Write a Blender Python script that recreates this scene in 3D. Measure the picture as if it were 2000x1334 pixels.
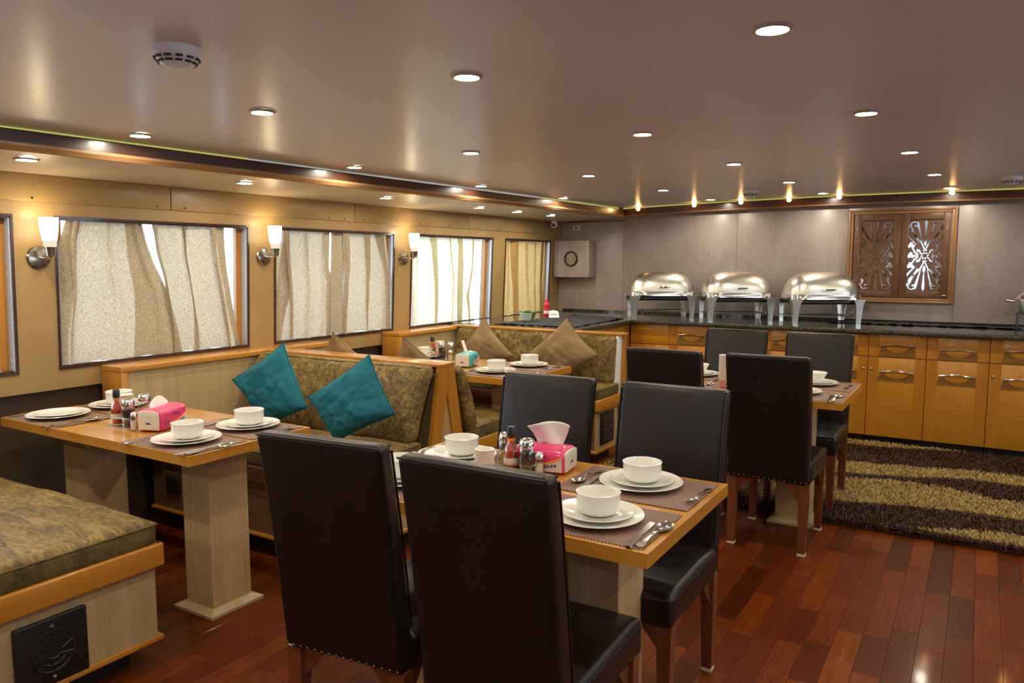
import bpy, bmesh, math, random
from math import sin, cos, pi, radians, sqrt
from mathutils import Vector, Matrix, noise
random.seed(7)
for o in list(bpy.data.objects): bpy.data.objects.remove(o)
scene = bpy.context.scene
COL = scene.collection

# ------------------------------------------------------------------ camera
cam = bpy.data.cameras.new('camera'); cam.lens = 26.87; cam.sensor_width = 36.0; cam.clip_start = 0.05
camo = bpy.data.objects.new('camera', cam); COL.objects.link(camo)
_r = Vector((0.85261293, 0.52254301, 0.0)); _d = Vector((0.05430364, -0.08860512, -0.99458547)); _f = Vector((-0.51971368, 0.84799643, -0.10392186))
_m = Matrix(((_r.x, -_d.x, -_f.x), (_r.y, -_d.y, -_f.y), (_r.z, -_d.z, -_f.z)))
camo.matrix_world = Matrix.Translation((0, 0, 1.45)) @ _m.to_4x4()
scene.camera = camo

# ------------------------------------------------------------------ world and exposure
world = bpy.data.worlds.new('world'); scene.world = world; world.use_nodes = True
bg = world.node_tree.nodes['Background']
bg.inputs[0].default_value = (0.78, 0.89, 1.0, 1); bg.inputs[1].default_value = 5.2
scene.view_settings.view_transform = 'Standard'; scene.view_settings.look = 'None'
scene.view_settings.exposure = 0.38; scene.view_settings.gamma = 1.0; scene.view_settings.use_curve_mapping = False
try:
    c = scene.cycles; c.max_bounces = 7; c.diffuse_bounces = 4; c.glossy_bounces = 4; c.transmission_bounces = 6
    c.transparent_max_bounces = 10; c.caustics_reflective = False; c.caustics_refractive = False
    c.sample_clamp_indirect = 4.0; c.blur_glossy = 0.8
except Exception: pass
LAMP = 280.0        # radiance of a ceiling downlight
WARM = (1.0, 0.90, 0.72)

# ------------------------------------------------------------------ materials
def nmat(name):
    m = bpy.data.materials.new(name); m.use_nodes = True
    nt = m.node_tree; b = nt.nodes['Principled BSDF']
    return m, nt, b
def N(nt, t, **kw):
    n = nt.nodes.new(t)
    for k, v in kw.items(): setattr(n, k, v)
    return n
def L(nt, a, b): nt.links.new(a, b)
def coords(nt, scale=(1, 1, 1), rot=(0, 0, 0), kind='Object'):
    tc = N(nt, 'ShaderNodeTexCoord'); mp = N(nt, 'ShaderNodeMapping')
    mp.inputs['Scale'].default_value = scale; mp.inputs['Rotation'].default_value = rot
    L(nt, tc.outputs[kind], mp.inputs['Vector']); return mp.outputs['Vector']
def ramp(nt, fac, stops):
    r = N(nt, 'ShaderNodeValToRGB'); e = r.color_ramp.elements
    e[0].position, e[0].color = stops[0][0], (*stops[0][1], 1)
    e[1].position, e[1].color = stops[-1][0], (*stops[-1][1], 1)
    for p, c in stops[1:-1]:
        n = e.new(p); n.color = (*c, 1)
    L(nt, fac, r.inputs[0]); return r.outputs[0]
def bump(nt, b, h, strength=.2, dist=.01):
    n = N(nt, 'ShaderNodeBump'); n.inputs['Strength'].default_value = strength; n.inputs['Distance'].default_value = dist
    L(nt, h, n.inputs['Height']); L(nt, n.outputs[0], b.inputs['Normal'])
def noise_t(nt, vec, scale, detail=4, rough=.55, dist=0):
    n = N(nt, 'ShaderNodeTexNoise'); n.inputs['Scale'].default_value = scale; n.inputs['Detail'].default_value = detail
    n.inputs['Roughness'].default_value = rough; n.inputs['Distortion'].default_value = dist
    L(nt, vec, n.inputs['Vector']); return n.outputs['Fac']
def plain(name, col, rough=.5, metal=0, coat=0, spec=None, bumps=None):
    m, nt, b = nmat(name)
    b.inputs['Base Color'].default_value = (*col, 1); b.inputs['Roughness'].default_value = rough; b.inputs['Metallic'].default_value = metal
    b.inputs['Coat Weight'].default_value = coat; b.inputs['Coat Roughness'].default_value = .1
    if spec is not None: b.inputs['Specular IOR Level'].default_value = spec
    v = coords(nt); f = noise_t(nt, v, 35, 3)
    mr = N(nt, 'ShaderNodeMapRange'); mr.inputs['To Min'].default_value = max(0, rough - .05); mr.inputs['To Max'].default_value = min(1, rough + .06)
    L(nt, f, mr.inputs['Value']); L(nt, mr.outputs[0], b.inputs['Roughness'])
    if bumps: bump(nt, b, noise_t(nt, v, bumps[0], 4), bumps[1], .01)
    return m
def wood(name, c1, c2, axis='x', rough=.35, scale=9, coat=0.0, bstr=.05, stretch=14, croug=.12):
    m, nt, b = nmat(name)
    s = [scale * 1.0] * 3; s['xyz'.index(axis)] = scale / stretch
    v = coords(nt, tuple(s)); f = noise_t(nt, v, 3.2, 6, .6, .35)
    v2 = coords(nt, tuple(q * 4 for q in s)); f2 = noise_t(nt, v2, 5, 3, .6)
    mx = N(nt, 'ShaderNodeMix'); mx.inputs[0].default_value = .3; L(nt, f, mx.inputs[2]); L(nt, f2, mx.inputs[3])
    mid = tuple((a + q) / 2 for a, q in zip(c1, c2))
    col = ramp(nt, mx.outputs[0], [(.30, c1), (.5, mid), (.70, c2)])
    L(nt, col, b.inputs['Base Color']); b.inputs['Roughness'].default_value = rough
    b.inputs['Coat Weight'].default_value = coat; b.inputs['Coat Roughness'].default_value = croug
    bump(nt, b, mx.outputs[0], bstr, .004)
    return m
def emis(name, col, s):
    m = bpy.data.materials.new(name); m.use_nodes = True; nt = m.node_tree; nt.nodes.clear()
    e = N(nt, 'ShaderNodeEmission'); e.inputs[0].default_value = (*col, 1); e.inputs[1].default_value = s
    o = N(nt, 'ShaderNodeOutputMaterial'); L(nt, e.outputs[0], o.inputs[0]); return m
def thin_glass(name, tint=(1, 1, 1), gloss=.08):
    m = bpy.data.materials.new(name); m.use_nodes = True; nt = m.node_tree; nt.nodes.clear()
    t = N(nt, 'ShaderNodeBsdfTransparent'); t.inputs[0].default_value = (*tint, 1)
    g = N(nt, 'ShaderNodeBsdfGlossy'); g.inputs['Roughness'].default_value = .03
    fr = N(nt, 'ShaderNodeLayerWeight'); fr.inputs[0].default_value = .35
    ad = N(nt, 'ShaderNodeMath', operation='MULTIPLY_ADD'); ad.inputs[1].default_value = .55; ad.inputs[2].default_value = gloss
    L(nt, fr.outputs['Facing'], ad.inputs[0])
    mx = N(nt, 'ShaderNodeMixShader'); L(nt, ad.outputs[0], mx.inputs[0]); L(nt, t.outputs[0], mx.inputs[1]); L(nt, g.outputs[0], mx.inputs[2])
    o = N(nt, 'ShaderNodeOutputMaterial'); L(nt, mx.outputs[0], o.inputs[0]); return m
def mottled(name, c1, c2, scale=60, rough=.5, b1=.3, b2=.7, coat=0, bumpv=.1):
    m, nt, b = nmat(name); v = coords(nt)
    a = noise_t(nt, v, scale, 6, .65); col = ramp(nt, a, [(b1, c1), (b2, c2)])
    L(nt, col, b.inputs['Base Color']); b.inputs['Roughness'].default_value = rough; b.inputs['Coat Weight'].default_value = coat
    bump(nt, b, a, bumpv, .003); return m

M = {}
def mk_ceiling():
    m, nt, b = nmat('ceiling_varnish')
    v = coords(nt, (1, .35, 1)); f = noise_t(nt, v, 2.2, 5, .6, .4)
    L(nt, ramp(nt, f, [(.25, (.68, .64, .62)), (.75, (.78, .74, .72))]), b.inputs['Base Color'])
    b.inputs['Roughness'].default_value = .45; b.inputs['Coat Weight'].default_value = .30; b.inputs['Coat Roughness'].default_value = .24
    f2 = noise_t(nt, coords(nt, (1, 1, 1)), 2.6, 3, .5, .6)
    f3 = noise_t(nt, coords(nt, (1, 1, 1)), 45, 3)
    ad = N(nt, 'ShaderNodeMath', operation='MULTIPLY_ADD'); ad.inputs[1].default_value = .03; L(nt, f3, ad.inputs[0]); L(nt, f2, ad.inputs[2])
    bump(nt, b, ad.outputs[0], .35, .02)
    return m
def mk_wall(name, c1, c2, rough=.45, coat=.25):
    m, nt, b = nmat(name)
    f = noise_t(nt, coords(nt, (14, 14, .8)), 3, 5, .65, .2); g = noise_t(nt, coords(nt, (1, 1, .55)), 2.4, 5, .65, .8)
    mx = N(nt, 'ShaderNodeMix'); mx.inputs[0].default_value = .78; L(nt, f, mx.inputs[2]); L(nt, g, mx.inputs[3])
    L(nt, ramp(nt, mx.outputs[0], [(.3, c1), (.7, c2)]), b.inputs['Base Color'])
    b.inputs['Roughness'].default_value = rough; b.inputs['Coat Weight'].default_value = coat; b.inputs['Coat Roughness'].default_value = .28
    bump(nt, b, f, .06, .004); return m
def mk_velvet(name, cd, cm, cl, stretch=(1, 1, 1), scale=14, sheen=.35):
    m, nt, b = nmat(name); v = coords(nt, stretch)
    a = noise_t(nt, v, scale, 7, .72, .8); a2 = noise_t(nt, v, scale * 4.5, 5, .7, .3)
    mx = N(nt, 'ShaderNodeMix'); mx.inputs[0].default_value = .45; L(nt, a, mx.inputs[2]); L(nt, a2, mx.inputs[3])
    L(nt, ramp(nt, mx.outputs[0], [(.38, cd), (.5, cm), (.64, cl)]), b.inputs['Base Color'])
    b.inputs['Roughness'].default_value = .7; b.inputs['Sheen Weight'].default_value = sheen; b.inputs['Sheen Roughness'].default_value = .35
    b.inputs['Sheen Tint'].default_value = (*cl, 1)
    bump(nt, b, mx.outputs[0], .35, .008); return m
def mk_cloth(name, c1, c2, scale=5, rough=.85, sheen=.15, bs=.25, bd=.01):
    m, nt, b = nmat(name); v = coords(nt); a = noise_t(nt, v, scale, 5, .6, .6)
    L(nt, ramp(nt, a, [(.3, c1), (.7, c2)]), b.inputs['Base Color']); b.inputs['Roughness'].default_value = rough
    b.inputs['Sheen Weight'].default_value = sheen; b.inputs['Sheen Tint'].default_value = (*c2, 1)
    w = noise_t(nt, v, 160, 2); ad = N(nt, 'ShaderNodeMath', operation='MULTIPLY_ADD'); ad.inputs[1].default_value = .12; L(nt, w, ad.inputs[0]); L(nt, a, ad.inputs[2])
    bump(nt, b, ad.outputs[0], bs, bd); return m
def mk_leather():
    m, nt, b = nmat('leather_dark'); v = coords(nt)
    a = noise_t(nt, v, 6, 4, .6); L(nt, ramp(nt, a, [(.3, (.008, .0045, .0035)), (.7, (.014, .0075, .0055))]), b.inputs['Base Color'])
    b.inputs['Roughness'].default_value = .37; b.inputs['Specular IOR Level'].default_value = .40
    vo = N(nt, 'ShaderNodeTexVoronoi'); vo.inputs['Scale'].default_value = 190; L(nt, v, vo.inputs['Vector'])
    ad = N(nt, 'ShaderNodeMath', operation='MULTIPLY_ADD'); ad.inputs[1].default_value = .12; L(nt, vo.outputs[0], ad.inputs[0]); L(nt, a, ad.inputs[2])
    bump(nt, b, ad.outputs[0], .22, .006); return m
def mk_curtain(name, thin, col):
    m = bpy.data.materials.new(name); m.use_nodes = True; nt = m.node_tree; nt.nodes.clear()
    v = coords(nt, (1, 1, 1)); wv = noise_t(nt, coords(nt, (85, 85, 480)), 1, 3, .75); wh = noise_t(nt, coords(nt, (480, 480, 60)), 1, 3, .75)
    mm = N(nt, 'ShaderNodeMath', operation='ADD'); L(nt, wv, mm.inputs[0]); L(nt, wh, mm.inputs[1])
    hf = N(nt, 'ShaderNodeMath', operation='MULTIPLY'); hf.inputs[1].default_value = .5; L(nt, mm.outputs[0], hf.inputs[0])
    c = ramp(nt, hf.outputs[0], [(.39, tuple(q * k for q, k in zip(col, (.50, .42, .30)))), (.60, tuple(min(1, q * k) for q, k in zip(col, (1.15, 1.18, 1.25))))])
    d = N(nt, 'ShaderNodeBsdfDiffuse'); t = N(nt, 'ShaderNodeBsdfTranslucent'); L(nt, c, d.inputs[0]); L(nt, c, t.inputs[0])
    mx = N(nt, 'ShaderNodeMixShader'); mx.inputs[0].default_value = thin; L(nt, d.outputs[0], mx.inputs[1]); L(nt, t.outputs[0], mx.inputs[2])
    o = N(nt, 'ShaderNodeOutputMaterial'); L(nt, mx.outputs[0], o.inputs[0])
    bn = N(nt, 'ShaderNodeBump'); bn.inputs['Strength'].default_value = .3; bn.inputs['Distance'].default_value = .003
    L(nt, hf.outputs[0], bn.inputs['Height']); L(nt, bn.outputs[0], d.inputs['Normal'])
    return m
def mk_floor():
    m, nt, b = nmat('jatoba_plank'); at = N(nt, 'ShaderNodeAttribute', attribute_name='tone')
    g = noise_t(nt, coords(nt, (40, 2.2, 1)), 2.5, 6, .65, .5)
    mx = N(nt, 'ShaderNodeMix'); mx.inputs[0].default_value = .50; L(nt, at.outputs['Fac'], mx.inputs[2]); L(nt, g, mx.inputs[3])
    L(nt, ramp(nt, mx.outputs[0], [(.20, (.035, .0055, .001)), (.5, (.105, .018, .002)), (.80, (.24, .052, .004))]), b.inputs['Base Color'])
    b.inputs['Roughness'].default_value = .38; b.inputs['Specular IOR Level'].default_value = .12; b.inputs['Coat Weight'].default_value = .15; b.inputs['Coat Roughness'].default_value = .08
    f = noise_t(nt, coords(nt, (1, 1, 1)), 5, 3); bump(nt, b, f, .10, .004); return m
def mk_mat():
    m, nt, b = nmat('woven_placemat'); v = coords(nt, (1, 1, 1)); sp = N(nt, 'ShaderNodeSeparateXYZ'); L(nt, v, sp.inputs[0])
    outs = []
    for ax in (0, 1):
        mu = N(nt, 'ShaderNodeMath', operation='MULTIPLY'); mu.inputs[1].default_value = 2 * pi / .0098; L(nt, sp.outputs[ax], mu.inputs[0])
        s = N(nt, 'ShaderNodeMath', operation='SINE'); L(nt, mu.outputs[0], s.inputs[0]); outs.append(s.outputs[0])
    pr = N(nt, 'ShaderNodeMath', operation='MULTIPLY'); L(nt, outs[0], pr.inputs[0]); L(nt, outs[1], pr.inputs[1])
    ng = N(nt, 'ShaderNodeMapRange'); ng.inputs['From Min'].default_value = -1; L(nt, pr.outputs[0], ng.inputs['Value'])
    L(nt, ramp(nt, ng.outputs[0], [(.66, (.095, .034, .027)), (.84, (.66, .46, .32))]), b.inputs['Base Color'])
    b.inputs['Roughness'].default_value = .5; bump(nt, b, ng.outputs[0], .3, .002); return m
M['ceiling'] = mk_ceiling()
M['wall'] = mk_wall('wall_laminate', (.315, .195, .068), (.41, .27, .105))
M['wallb'] = mk_wall('wall_laminate_blotchy', (.31, .235, .185), (.46, .40, .385), .42, .3)  # greyer laminate, noise blotches from tan to pale grey
M['dark_wall'] = plain('dark_wall_base', (.055, .035, .022), .5)
M['pale'] = wood('pale_oak', (.42, .26, .115), (.57, .385, .20), 'z', .42, 8, .15)
M['palex'] = wood('pale_oak_across', (.38, .27, .13), (.53, .40, .215), 'z', .42, 5, .15)
M['tan'] = wood('brown_panel', (.15, .080, .035), (.24, .135, .06), 'z', .42, 5, .15)
M['orange'] = wood('cherry_lengthwise', (.41, .160, .016), (.58, .262, .036), 'x', .3, 7, .5)
M['orangey'] = wood('cherry_crosswise', (.41, .160, .016), (.58, .262, .036), 'y', .3, 7, .5)
M['orangez'] = wood('cherry_upright', (.40, .155, .016), (.55, .245, .034), 'z', .3, 7, .4)
M['top'] = wood('table_veneer', (.42, .185, .022), (.58, .28, .045), 'x', .28, 5, .6, .02)
M['cab'] = wood('cabinet_veneer', (.42, .160, .010), (.57, .250, .022), 'x', .33, 5, .35, .04, 7)
M['cabz'] = wood('cabinet_stile', (.37, .132, .009), (.50, .205, .020), 'z', .33, 6, .35)
M['cabd'] = wood('cabinet_dark_inlay', (.20, .085, .012), (.27, .12, .022), 'x', .36, 6, .3)
M['maho'] = wood('mahogany', (.034, .012, .006), (.070, .024, .011), 'y', .32, 6, .25)
M['mahol'] = wood('mahogany_light', (.30, .15, .06), (.42, .23, .10), 'y', .25, 6, .7)
M['mahox'] = wood('mahogany_trim', (.065, .022, .010), (.12, .045, .020), 'x', .25, 6, .6)
M['leg'] = wood('red_brown_leg', (.115, .028, .010), (.20, .055, .020), 'z', .35, 9, .3)
M['shutter'] = wood('shutter_wood', (.11, .042, .018), (.17, .072, .032), 'z', .38, 8, .4)
M['shframe'] = wood('shutter_frame', (.25, .11, .035), (.36, .17, .06), 'x', .3, 8, .5)
M['leather'] = mk_leather()
M['velvet'] = mk_velvet('olive_velvet', (.035, .020, .004), (.165, .102, .020), (.40, .27, .085))
M['velvets'] = mk_velvet('olive_velvet_seat', (.034, .019, .004), (.165, .098, .018), (.37, .24, .066), (1, 3.2, 1), 7)
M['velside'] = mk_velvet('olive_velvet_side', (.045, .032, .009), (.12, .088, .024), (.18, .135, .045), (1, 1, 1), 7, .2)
M['teal'] = mk_cloth('teal_cotton', (.002, .095, .135), (.005, .150, .200), 6)
M['brown'] = mk_cloth('brown_velour', (.19, .112, .048), (.30, .19, .088), 5, .8, .5)
M['white'] = plain('porcelain', (.80, .78, .72), .16, 0, .5)
M['steel'] = plain('brushed_steel', (.80, .78, .72), .33, 1)
M['chrome'] = plain('chrome', (.86, .85, .82), .13, 1)
M['nickel'] = plain('satin_nickel', (.42, .38, .33), .20, 1)
M['darksteel'] = plain('dark_pan', (.10, .095, .09), .35, 1)
M['black'] = plain('black_plastic', (.012, .011, .010), .38)
M['kick'] = plain('black_plinth', (.010, .009, .008), .5)
M['blackcloth'] = mk_cloth('black_cloth', (.012, .013, .016), (.028, .029, .034), 12, .9, .1)
M['granite'] = mottled('black_granite', (.008, .008, .008), (.06, .055, .05), 90, .16, .42, .72, .6, .02)
M['granite_edge'] = mottled('granite_edge', (.012, .011, .010), (.22, .19, .13), 120, .4, .5, .66, .1, .3)
M['plaster'] = plain('white_plastic', (.84, .86, .88), .35)
M['ring'] = plain('downlight_ring', (.42, .41, .39), .35, .2)
M['lamp'] = emis('downlight_glow', WARM, LAMP)
M['bulb'] = emis('halogen_glow', (1.0, .50, .16), 70)
M['shade'] = emis('frosted_shade_glow', (1.0, .86, .62), 7.0)
M['shade2'] = emis('frosted_shade_base', (1.0, .84, .60), .75)
M['led'] = emis('led_strip', (.80, .80, .22), .45)
M['glass'] = thin_glass('window_glass', (.96, .98, 1), .03)
M['jar'] = thin_glass('jar_glass', (.95, .96, .94), .07)
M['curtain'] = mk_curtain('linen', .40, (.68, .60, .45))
M['curtainb'] = mk_curtain('sunlit_linen', .66, (.93, .85, .65))  # paler, more translucent linen: sunshine on the third window put into the cloth
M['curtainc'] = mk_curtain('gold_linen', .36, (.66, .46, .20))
M['floor'] = mk_floor(); M['mat'] = mk_mat()
M['reveal'] = plain('pale_reveal', (.55, .62, .70), .25, .2)
M['winedge'] = plain('window_edge', (.040, .014, .010), .3, 0, .5)
M['mirror'] = plain('mirror_inlay', (.82, .86, .88), .06, 1)
M['softpink'] = plain('pink_wrap', (.72, .045, .16), .28, 0, .3)
M['tealwrap'] = plain('aqua_wrap', (.05, .42, .42), .28, 0, .3)
M['wrapwhite'] = plain('cream_wrap', (.72, .66, .55), .3, 0, .2)
M['tissue'] = plain('tissue_paper', (.85, .80, .76), .9, 0, 0, None, (30, .3))
M['orangeprint'] = plain('orange_print', (.85, .24, .02), .35)
M['blueprint'] = plain('violet_print', (.10, .05, .25), .4)
M['redprint'] = plain('red_print', (.62, .02, .02), .4)
M['paper'] = plain('cup_paper', (.80, .74, .64), .5)
M['hot'] = plain('red_sauce', (.50, .045, .008), .2, 0, .5)
M['hotdark'] = plain('dark_red_sauce', (.22, .012, .006), .2, 0, .5)
M['soy'] = plain('soy_sauce', (.012, .005, .003), .12, 0, .5)
M['oil'] = plain('olive_oil', (.45, .27, .012), .12, 0, .5)
M['salt'] = plain('salt', (.72, .66, .55), .8)
M['red'] = plain('red_plastic', (.55, .015, .03), .3, 0, .3)
M['pinkp'] = plain('pink_plastic', (.70, .05, .30), .3)
M['green'] = mottled('green_weave', (.06, .13, .012), (.16, .27, .03), 70, .6, .35, .65)
M['paleblue'] = plain('pale_blue_side', (.55, .68, .68), .4)
M['yellow'] = plain('yellow_plastic', (.75, .50, .03), .35)
M['slat'] = plain('louver_plastic', (.10, .075, .055), .35)
M['felt'] = plain('felt_pad', (.50, .42, .30), .8)

# ------------------------------------------------------------------ geometry helpers
class G:
    def __init__(s): s.V = []; s.F = []; s.MI = []; s.mi = 0
    def add(s, vs, fs):
        n = len(s.V); s.V += [tuple(v) for v in vs]; s.F += [tuple(i + n for i in f) for f in fs]; s.MI += [s.mi] * len(fs); return s
    def box(s, x0, x1, y0, y1, z0, z1, f=None):
        v = [(x, y, z) for z in (z0, z1) for y in (y0, y1) for x in (x0, x1)]
        if f: v = [f(*p) for p in v]
        return s.add(v, [(0, 2, 3, 1), (4, 5, 7, 6), (0, 1, 5, 4), (2, 6, 7, 3), (0, 4, 6, 2), (1, 3, 7, 5)])
    def soft(s, x0, x1, y0, y1, z0, z1, r=.01, k=2, n=(1, 1, 1), f=None):
        c = ((x0 + x1) / 2, (y0 + y1) / 2, (z0 + z1) / 2); h = ((x1 - x0) / 2, (y1 - y0) / 2, (z1 - z0) / 2)
        r = min(r, *[q * .98 for q in h]); ax = []
        for q, m in zip(h, n):
            e = [q - r + r * i / k for i in range(k + 1)]; inn = [-(q - r) + 2 * (q - r) * i / m for i in range(1, m)]
            ax.append([-t for t in reversed(e)] + inn + e)
        idx = {}; vs = []; fs = []
        def vid(p):
            key = (round(p[0], 6), round(p[1], 6), round(p[2], 6))
            if key in idx: return idx[key]
            inn = [max(-(h[i] - r), min(h[i] - r, p[i])) for i in range(3)]; d = [p[i] - inn[i] for i in range(3)]
            l = sqrt(sum(t * t for t in d)) or 1
            q = [c[i] + inn[i] + d[i] / l * r for i in range(3)]
            if f: q = f(*q)
            idx[key] = len(vs); vs.append(q); return idx[key]
        for a in range(3):
            b, g = (a + 1) % 3, (a + 2) % 3
            for sg in (-1, 1):
                A, B = ax[b], ax[g]
                for i in range(len(A) - 1):
                    for j in range(len(B) - 1):
                        q = []
                        for (u, w) in ((i, j), (i + 1, j), (i + 1, j + 1), (i, j + 1)):
                            p = [0, 0, 0]; p[a] = sg * h[a]; p[b] = A[u]; p[g] = B[w]; q.append(vid(p))
                        fs.append(tuple(q) if sg > 0 else tuple(reversed(q)))
        return s.add(vs, fs)
    def lathe(s, prof, n=24, c=(0, 0, 0), f=None, cap=True):
        vs = []; fs = []
        for (r, z) in prof:
            for i in range(n):
                a = 2 * pi * i / n; p = (c[0] + r * cos(a), c[1] + r * sin(a), c[2] + z)
                vs.append(f(*p) if f else p)
        for j in range(len(prof) - 1):
            for i in range(n):
                k = (i + 1) % n; fs.append((j * n + i, j * n + k, (j + 1) * n + k, (j + 1) * n + i))
        if cap:
            if prof[0][0] > 1e-5: fs.append(tuple(reversed(range(n))))
            if prof[-1][0] > 1e-5: fs.append(tuple(range((len(prof) - 1) * n, len(prof) * n)))
        return s.add(vs, fs)
    def tube(s, pts, r, n=8, f=None):
        pts = [Vector(p) for p in pts]; vs = []; fs = []
        rs = r if isinstance(r, (list, tuple)) else [r] * len(pts)
        for i, p in enumerate(pts):
            t = (pts[min(i + 1, len(pts) - 1)] - pts[max(i - 1, 0)]).normalized()
            up = Vector((0, 0, 1)) if abs(t.z) < .9 else Vector((1, 0, 0))
            a = t.cross(up).normalized(); b = t.cross(a).normalized()
            for k in range(n):
                q = 2 * pi * k / n; w = p + a * cos(q) * rs[i] + b * sin(q) * rs[i]
                vs.append(f(*w) if f else tuple(w))
        for j in range(len(pts) - 1):
            for k in range(n):
                m = (k + 1) % n; fs.append((j * n + k, (j + 1) * n + k, (j + 1) * n + m, j * n + m))
        fs.append(tuple(range(n))); fs.append(tuple(reversed(range((len(pts) - 1) * n, len(pts) * n))))
        return s.add(vs, fs)
    def prism(s, poly, axis, a, b, f=None):
        n = len(poly)
        def P(u, v, w):
            q = {'x': (w, u, v), 'y': (u, w, v), 'z': (u, v, w)}[axis]; return f(*q) if f else q
        vs = [P(u, v, a) for u, v in poly] + [P(u, v, b) for u, v in poly]
        fs = [tuple(range(n)), tuple(reversed(range(n, 2 * n)))] + [(i, i + n, (i + 1) % n + n, (i + 1) % n) for i in range(n)]
        return s.add(vs, fs)
    def grid(s, P, nu, nv, flip=False):
        vs = [P(i / nu, j / nv) for j in range(nv + 1) for i in range(nu + 1)]
        fs = []
        for j in range(nv):
            for i in range(nu):
                a = j * (nu + 1) + i; q = (a, a + 1, a + nu + 2, a + nu + 1); fs.append(tuple(reversed(q)) if flip else q)
        return s.add(vs, fs)
    def mesh(s, name, mats, smooth=True, fix=True):
        me = bpy.data.meshes.new(name); me.from_pydata(s.V, [], s.F)
        for m in (mats if isinstance(mats, (list, tuple)) else [mats]): me.materials.append(M[m] if isinstance(m, str) else m)
        if any(s.MI): me.polygons.foreach_set('material_index', s.MI)
        if fix:
            bm = bmesh.new(); bm.from_mesh(me); bmesh.ops.recalc_face_normals(bm, faces=bm.faces[:]); bm.to_mesh(me); bm.free()
        if smooth:
            me.polygons.foreach_set('use_smooth', [True] * len(me.polygons))
            try: me.set_sharp_from_angle(angle=radians(38))
            except Exception: pass
        me.update(); return me
    def obj(s, name, mats, parent=None, label=None, smooth=True, fix=True):
        return link(name, s.mesh(name, mats, smooth, fix), parent, label)
def link(name, me, parent=None, label=None):
    o = bpy.data.objects.new(name, me); COL.objects.link(o)
    if parent: o.parent = parent
    if label: o['label'] = label
    return o
def thing(name, label, cat, loc=(0, 0, 0), rz=0, group=None):
    o = bpy.data.objects.new(name, None); COL.objects.link(o); o.location = loc; o.rotation_euler = (0, 0, rz); o.empty_display_size = .05
    o['label'] = label; o['category'] = cat
    if group: o['group'] = group
    return o
def tag(o, label, cat, group=None):
    o['label'] = label; o['category'] = cat
    if group: o['group'] = group
    return o
def struct(o): o['kind'] = 'structure'; return o
def dup(root, label, loc, rz=0, group=None):
    r = root.copy(); COL.objects.link(r); r.location = loc; r.rotation_euler = (0, 0, rz); r['label'] = label
    if group: r['group'] = group
    elif 'group' in r: del r['group']
    for ch in KIDS.get(root.name, []):
        c = ch.copy(); COL.objects.link(c); c.parent = r
        for g in KIDS.get(ch.name, []):
            d = g.copy(); COL.objects.link(d); d.parent = c
    return r
KIDS = {}
def remember():
    KIDS.clear()
    for o in bpy.data.objects:
        if o.parent: KIDS.setdefault(o.parent.name, []).append(o)
def place(proto, label, loc, rz=0, group=None):
    """first use moves the prototype itself, later uses copy it with its parts"""
    if not proto.get('_used'):
        proto['_used'] = 1; proto.location = loc; proto.rotation_euler = (0, 0, rz); proto['label'] = label
        if group: proto['group'] = group
        return proto
    if proto.name not in KIDS: remember()
    return dup(proto, label, loc, rz, group)

# ------------------------------------------------------------------ the room
XW = -3.92
def WX(z): return XW + .045 * (z - .9)
def LW(d, y, z): return (WX(z) + d, y, z)       # left wall frame: d = distance into the room, wall leans inward
def CZ(x): return 2.032 - .0072 * (x + .8) ** 2 if x < -.8 else 2.032 - .0035 * (x + .8) ** 2
XR, Y0, YB = 2.6, -2.0, 7.35

# floor: slab plus planks
fl = struct(G().box(-4.2, XR + .1, Y0 - .1, YB + .1, -.08, -.012).obj('floor', plain('subfloor', (.03, .012, .008), .7)))
planks = []
W_ = .092
ix = 0; x = -4.0
while x < XR:
    y = Y0 - random.random() * .5
    while y < YB:
        ln = random.choice((.32, .42, .5, .6, .75)); planks.append((x, y, min(y + ln, YB), min(1, max(0, random.gauss(.5, .20))))); y += ln
    x += W_; ix += 1
def vis(p):
    cx, cy = p[0] + W_ / 2, (p[1] + p[2]) / 2
    if cy < 1.35 or cy > 4.7 or cx < -3.0 or cx > .55: return 99
    return math.hypot(cx + .25, cy - 2.2)
planks.sort(key=vis)
def plank_mesh(g, p, tones):
    x, y0, y1, t = p; e = .0003; b = .0007
    dz = (random.random() - .5) * .0004
    vs = [(x + e, y0 + e, -.012), (x + W_ - e, y0 + e, -.012), (x + W_ - e, y1 - e, -.012), (x + e, y1 - e, -.012),
          (x + e, y0 + e, -b + dz), (x + W_ - e, y0 + e, -b + dz), (x + W_ - e, y1 - e, -b + dz), (x + e, y1 - e, -b + dz),
          (x + e + b, y0 + e + b, dz), (x + W_ - e - b, y0 + e + b, dz), (x + W_ - e - b, y1 - e - b, dz), (x + e + b, y1 - e - b, dz)]
    g.add(vs, [(0, 1, 5, 4), (1, 2, 6, 5), (2, 3, 7, 6), (3, 0, 4, 7), (4, 5, 9, 8), (5, 6, 10, 9), (6, 7, 11, 10), (7, 4, 8, 11), (8, 9, 10, 11)])
    tones += [t] * 9
def tone_attr(me, tones):
    a = me.attributes.new('tone', 'FLOAT', 'FACE'); a.data.foreach_set('value', tones)
rest = G(); rt = []
for i, p in enumerate(planks):
    if i < 300 and vis(p) < 99:
        g = G(); t = []; plank_mesh(g, p, t); me = g.mesh('plank', 'floor', False, False); tone_attr(me, t); link('plank', me, fl)
    else: plank_mesh(rest, p, rt)
me = rest.mesh('plank_field', 'floor', False, False); tone_attr(me, rt); o = link('plank_field', me, fl); o['kind'] = 'stuff'

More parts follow.
